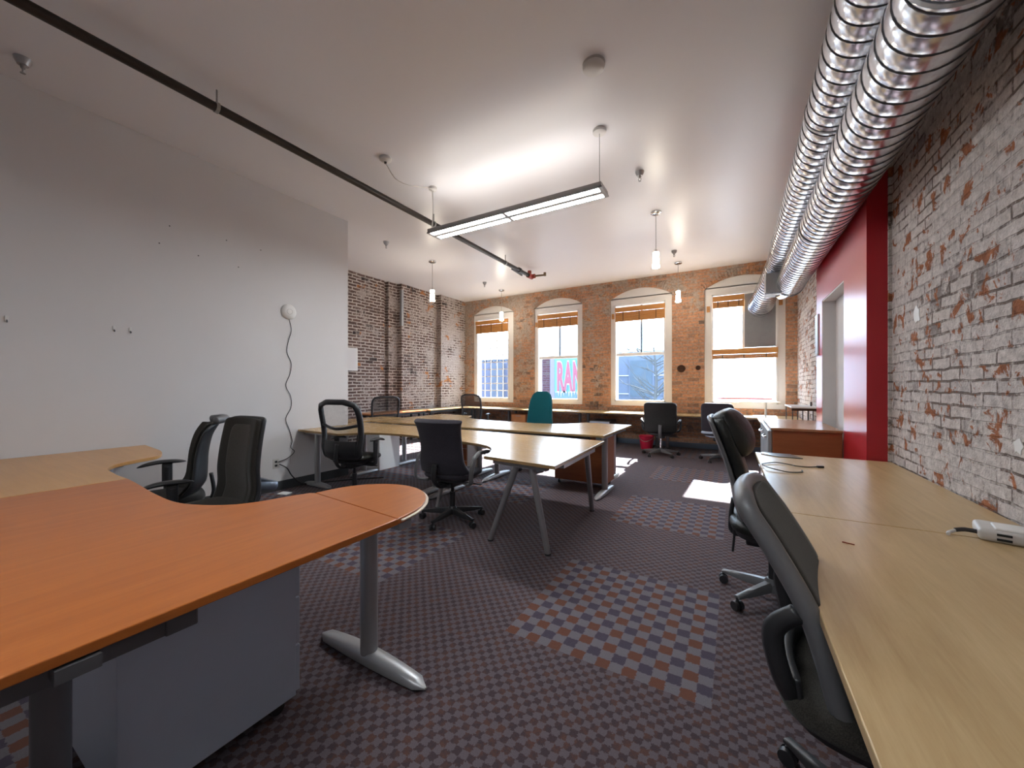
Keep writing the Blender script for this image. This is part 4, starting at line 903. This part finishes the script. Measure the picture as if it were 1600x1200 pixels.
# mesh chairs deeper in the room
mesh_chair((-6.04, 5.25, 0), math.radians(62), 'dark mesh chair facing the orange table at the sooty brick wall', 1.10, True, False, True, 0.26, False, 0.022)
mesh_chair((-4.98, 6.9, 0), math.radians(12), 'dark mesh chair standing before the window with grid bars', 1.12, True, False, True, 0.23, False, 0.022)
# charcoal fabric chair with loop arms
def loop_arm(t, s_, x=0.30):
    a = MB(); P = catmull([(s_ * 0.2, -0.10, 0.40), (s_ * x, -0.16, 0.42), (s_ * (x + .01), -0.17, 0.50), (s_ * (x + .01), -0.12, 0.63), (s_ * x, 0.0, 0.675), (s_ * x, 0.10, 0.665)], 6)
    o = a.tube(P, 0.022, 10, flat=0.62).build('armrest', 'greyplastic', t, smooth=True)
    p = MB(); R = []
    for i in range(9):
        q = -1 + i / 4; e = math.sqrt(max(.03, 1 - abs(q) ** 4)); R.append([(s_ * x + 0.036 * e * u, 0.10 + q * 0.12, 0.672 + 0.018 * e * v - .01 * q) for (u, v) in ((-1, 0), (-.7, 1), (.7, 1), (1, 0), (.7, -1), (-.7, -1))])
    p.loft(R).build('arm_pad', 'black', o, sub=1)
fc = thing('office_chair', 'charcoal fabric chair with curved loop arms beside the A legged desk', 'chair', (-2.38, 2.92, 0), math.radians(6))
star_base(fc, 'black', 0.31, rot=0.9); seat(fc, 0.50, 0.49, 0.43, 0.08, 'fab_grey')
def flare(t):
    wv = 0.275 - 0.045 * math.sin(PI * min(t / 0.95, 1)) ** 1.0
    if t > .86: wv *= 1 - .10 * ((t - .86) / .14) ** 2
    return wv
MB().shell([(-0.20, 0.50), (-0.245, 0.60), (-0.245, 0.72), (-0.275, 0.86), (-0.315, 0.965), (-0.33, 0.99)], flare, 0.05, 0.06, 10, 0.02).build('backrest', 'fab_grey', fc, sub=1)
for s_ in (-1, 1): loop_arm(fc, s_)
spine(fc, 0.40, -0.285, 0.60)
# teal chair
tc = thing('office_chair', 'teal fabric high back chair behind the middle desks', 'chair', (-2.78, 5.42, 0), math.radians(176))
star_base(tc, 'greyplastic', 0.30, rot=0.1); seat(tc, 0.50, 0.48, 0.44, 0.08, 'fab_teal')
def egg(t):
    wv = 0.265 - 0.065 * t
    if t > .70: q = (t - .70) / .30; wv *= 1 - .62 * (1 - math.sqrt(max(0, 1 - q ** 2.4)))
    if t < .1: wv *= 0.9 + t
    return wv
MB().shell([(-0.21, 0.53), (-0.25, 0.65), (-0.25, 0.80), (-0.275, 1.0), (-0.32, 1.22)], egg, 0.055, 0.04, 10, 0.03).build('backrest', 'fab_teal', tc, sub=1)
MB().shell([(-0.245, 0.53), (-0.283, 0.65), (-0.285, 0.80), (-0.31, 1.0), (-0.345, 1.20)], lambda q: egg(q) * .96, 0.012, 0.04, 10).build('back_shell', 'black', tc, sub=1)
spine(tc, 0.41, -0.30, 0.62)
# black leather chair with low square back
lc = thing('office_chair', 'black leather low back chair below the bare tree window', 'chair', (-1.20, 7.62, 0), math.radians(6))
star_base(lc, 'greyplastic', 0.33, rot=0.35, liftmat='chrome', skirt=False); seat(lc, 0.54, 0.50, 0.42, 0.09, 'leather')
MB().shell([(-0.22, 0.46), (-0.255, 0.58), (-0.26, 0.74), (-0.28, 0.88), (-0.31, 1.01)], lambda t: 0.285 * (1 - .22 * max(0, (t - .88) / .12) ** 2), 0.05, 0.03, 10, 0.01).build('backrest', 'leather', lc, sub=1)
MB().tube([(-0.285, -0.262, 0.775), (0.285, -0.262, 0.775)], 0.004, 6).build('stitched_seam', 'blackmatte', lc)
for s_ in (-1, 1):
    MB().tube(catmull([(s_ * 0.28, 0.10, 0.44), (s_ * 0.335, 0.12, 0.50), (s_ * 0.34, 0.10, 0.64), (s_ * 0.335, -0.05, 0.68), (s_ * 0.325, -0.20, 0.67), (s_ * 0.28, -0.25, 0.62)], 6), 0.02, 10).build('armrest', 'black', lc, smooth=True)
spine(lc, 0.39, -0.28, 0.6, 'greyplastic')
# grey fabric task chair
gc = thing('office_chair', 'armless grey fabric chair below the duct window', 'chair', (-0.22, 7.55, 0), math.radians(-8))
star_base(gc, 'greymetal', 0.31, rot=0.6, liftmat='greymetal'); seat(gc, 0.52, 0.48, 0.44, 0.07, 'fab_grey', pan='bluegrey')
MB().shell([(-0.215, 0.53), (-0.25, 0.64), (-0.25, 0.78), (-0.27, 0.90), (-0.30, 1.02)], lambda t: 0.255 * (1 - .32 * (1 - math.sqrt(max(0, 1 - (max(0, (t - .75) / .25)) ** 2.6)))), 0.05, 0.03, 10, 0.012).build('backrest', 'fab_grey', gc, sub=1)
MB().box((0, -0.22, 0.505), (0.50, 0.05, 0.045), bev=0.015).build('back_skirt', 'bluegrey', gc, angle=50)
spine(gc, 0.41, -0.285, 0.62, 'greymetal')

# tall leather armchair with a head pillow at the far birch desk
ec = thing('executive_chair', 'black leather executive chair with head pillow at the far birch desk', 'chair', (0.20, 2.80, 0), math.radians(-90))
star_base(ec, 'greyplastic', 0.29, rot=0.55, lift_top=0.42, skirt=False); seat(ec, 0.52, 0.50, 0.42, 0.10, 'leather')
pr_ = [(-0.13, 0.52), (-0.155, 0.62), (-0.175, 0.74), (-0.215, 0.88), (-0.265, 1.02), (-0.30, 1.12)]
MB().shell(pr_, lambda t: 0.245 * (1 - .35 * (1 - math.sqrt(max(0, 1 - (max(0, (t - .75) / .25)) ** 2.4)))), 0.06, 0.02, 10, 0.03).build('backrest', 'leather', ec, sub=1)
MB().shell([(y - 0.045, z) for y, z in pr_], lambda t: 0.24 * (1 - .35 * (1 - math.sqrt(max(0, 1 - (max(0, (t - .75) / .25)) ** 2.4)))), 0.025, 0.02, 8).build('back_shell', 'greyplastic', ec, sub=1)
MB().shell([(-0.185, 0.88), (-0.20, 0.96), (-0.245, 1.06), (-0.29, 1.14)], lambda t: 0.215 * (1 - .25 * abs(2 * t - 1) ** 3), 0.08, 0.0, 8, 0.085).build('head_pillow', 'leather', ec, sub=2)
k = MB(); k.box((0, -0.16, 0.40), (0.12, 0.10, 0.05), bev=0.01); k.tube([(0.03, -0.20, 0.38), (0.03, -0.21, 0.27)], 0.007, 8); k.build('tilt_lever', 'black', ec)
k = MB(); k.tube(catmull([(0, 0, 0.36), (0, 0, 0.25)], 10), [0.024 if i % 2 else 0.02 for i in range(11)], 12); k.build('tension_spring', 'black', ec)
spine(ec, 0.41, -0.20, 0.60)

# near chair: moulded grey frame, dark padded back
nc = thing('task_chair', 'grey framed padded chair tucked at the near birch desk, closest to the viewer', 'chair', (0.35, 1.40, 0), math.radians(-98))
NC = nc
star_base(nc, 'black', 0.30, rot=0.2); seat(nc, 0.50, 0.48, 0.42, 0.08, 'fab_brown', yo=0.0)
pn = [(-0.10, 0.42), (-0.13, 0.52), (-0.155, 0.62), (-0.195, 0.74), (-0.265, 0.87), (-0.315, 0.95), (-0.325, 0.99)]
wn = round_top(0.18, 0.195, 0.17, 0.74, 0.6)
MB().tube(frame_loop(pn, wn, 0.03), 0.026, 12, closed=True, flat=1.0).build('back_frame', 'greyplastic', nc, smooth=True)
MB().shell([(y + 0.015, z) for y, z in pn], lambda q: wn(q) * 0.93, 0.03, 0.03, 10, 0.022).build('back_cushion', 'fab_brown', nc, sub=1)
for s_ in (-1, 1):
    MB().tube(catmull([(s_ * 0.20, -0.18, 0.72), (s_ * 0.20, -0.235, 0.655), (s_ * 0.19, -0.215, 0.53), (s_ * 0.14, -0.17, 0.42)], 6), 0.016, 8, flat=1.6).build('back_strut', 'black', nc, smooth=True)
MB().shell([(-0.14, 0.40), (-0.20, 0.46), (-0.215, 0.54)], lambda q: 0.19, 0.03, 0.03).build('lumbar_shell', 'black', nc, sub=1)
spine(nc, 0.40, -0.20, 0.52)

# side-on chair with moulded back at the honey desk
sc_ = thing('task_chair', 'black moulded back chair with wide arm pads in the honey desk curve', 'chair', (-3.66, 1.16, 0), math.radians(163))
star_base(sc_, 'black', 0.30, rot=0.5); seat(sc_, 0.50, 0.48, 0.43, 0.08, 'fab_black')
ps_ = [(-0.16, 0.50), (-0.215, 0.58), (-0.225, 0.68), (-0.23, 0.80), (-0.255, 0.93), (-0.30, 1.02)]
MB().shell(ps_, lambda t: 0.235 * (1 - .22 * t) * (1 - .3 * (max(0, (t - .85) / .15)) ** 2), 0.025, 0.085, 10).build('backrest', 'black', sc_, sub=1)
MB().shell([(y + 0.03, z) for y, z in ps_], lambda t: 0.20 * (1 - .22 * t), 0.012, 0.075, 10).build('back_mesh', 'fab_brown', sc_, sub=1)
MB().tube(catmull([(-0.13, -0.27, 1.04), (-0.07, -0.335, 1.05), (0.07, -0.335, 1.05), (0.13, -0.27, 1.04)], 6), 0.030, 10).build('headrest', 'greyplastic', sc_, smooth=True)
tarm(sc_, 1, x=0.30, y=0.0, z0=0.45, z1=0.69, L=0.30, wide=0.085); tarm(sc_, -1, x=0.31, y=-0.02, z0=0.42, z1=0.63, L=0.30, wide=0.085)
spine(sc_, 0.40, -0.25, 0.62)
# tall fabric chair behind the cherry desk
bc = thing('task_chair', 'dark taupe fabric tall back chair standing behind the cherry desk curve', 'chair', (-3.10, 1.22, 0), math.radians(184))
star_base(bc, 'black', 0.30, rot=0.1); seat(bc, 0.48, 0.46, 0.42, 0.08, 'fab_brown')
pb = [(-0.17, 0.46), (-0.205, 0.58), (-0.20, 0.72), (-0.215, 0.88), (-0.24, 1.03), (-0.25, 1.07)]
wb_ = lambda t: 0.235 * (1 - .12 * t) * (1 - .28 * (1 - math.sqrt(max(0, 1 - (max(0, (t - .82) / .18)) ** 2.4))))
MB().shell(pb, wb_, 0.05, 0.05, 10, 0.01).build('backrest', 'fab_brown', bc, sub=1)
MB().shell([(y + 0.03, z) for y, z in pb[:-1]], lambda t: wb_(t) * 0.62, 0.012, 0.02, 8, 0.006).build('centre_panel', 'fab_brown2', bc, sub=1)
MB().tube(frame_loop([(y - 0.028, z) for y, z in pb], lambda t: wb_(t) * 0.97, 0.05), 0.014, 8, closed=True).build('back_frame', 'black', bc, smooth=True)
MB().tube(catmull([(-0.20, -0.19, 0.60), (-0.20, -0.31, 0.58), (0.20, -0.31, 0.58), (0.20, -0.19, 0.60)], 6), 0.018, 8, flat=1.7).build('arm_yoke', 'bluesteel', bc, smooth=True)
spine(bc, 0.40, -0.28, 0.58)
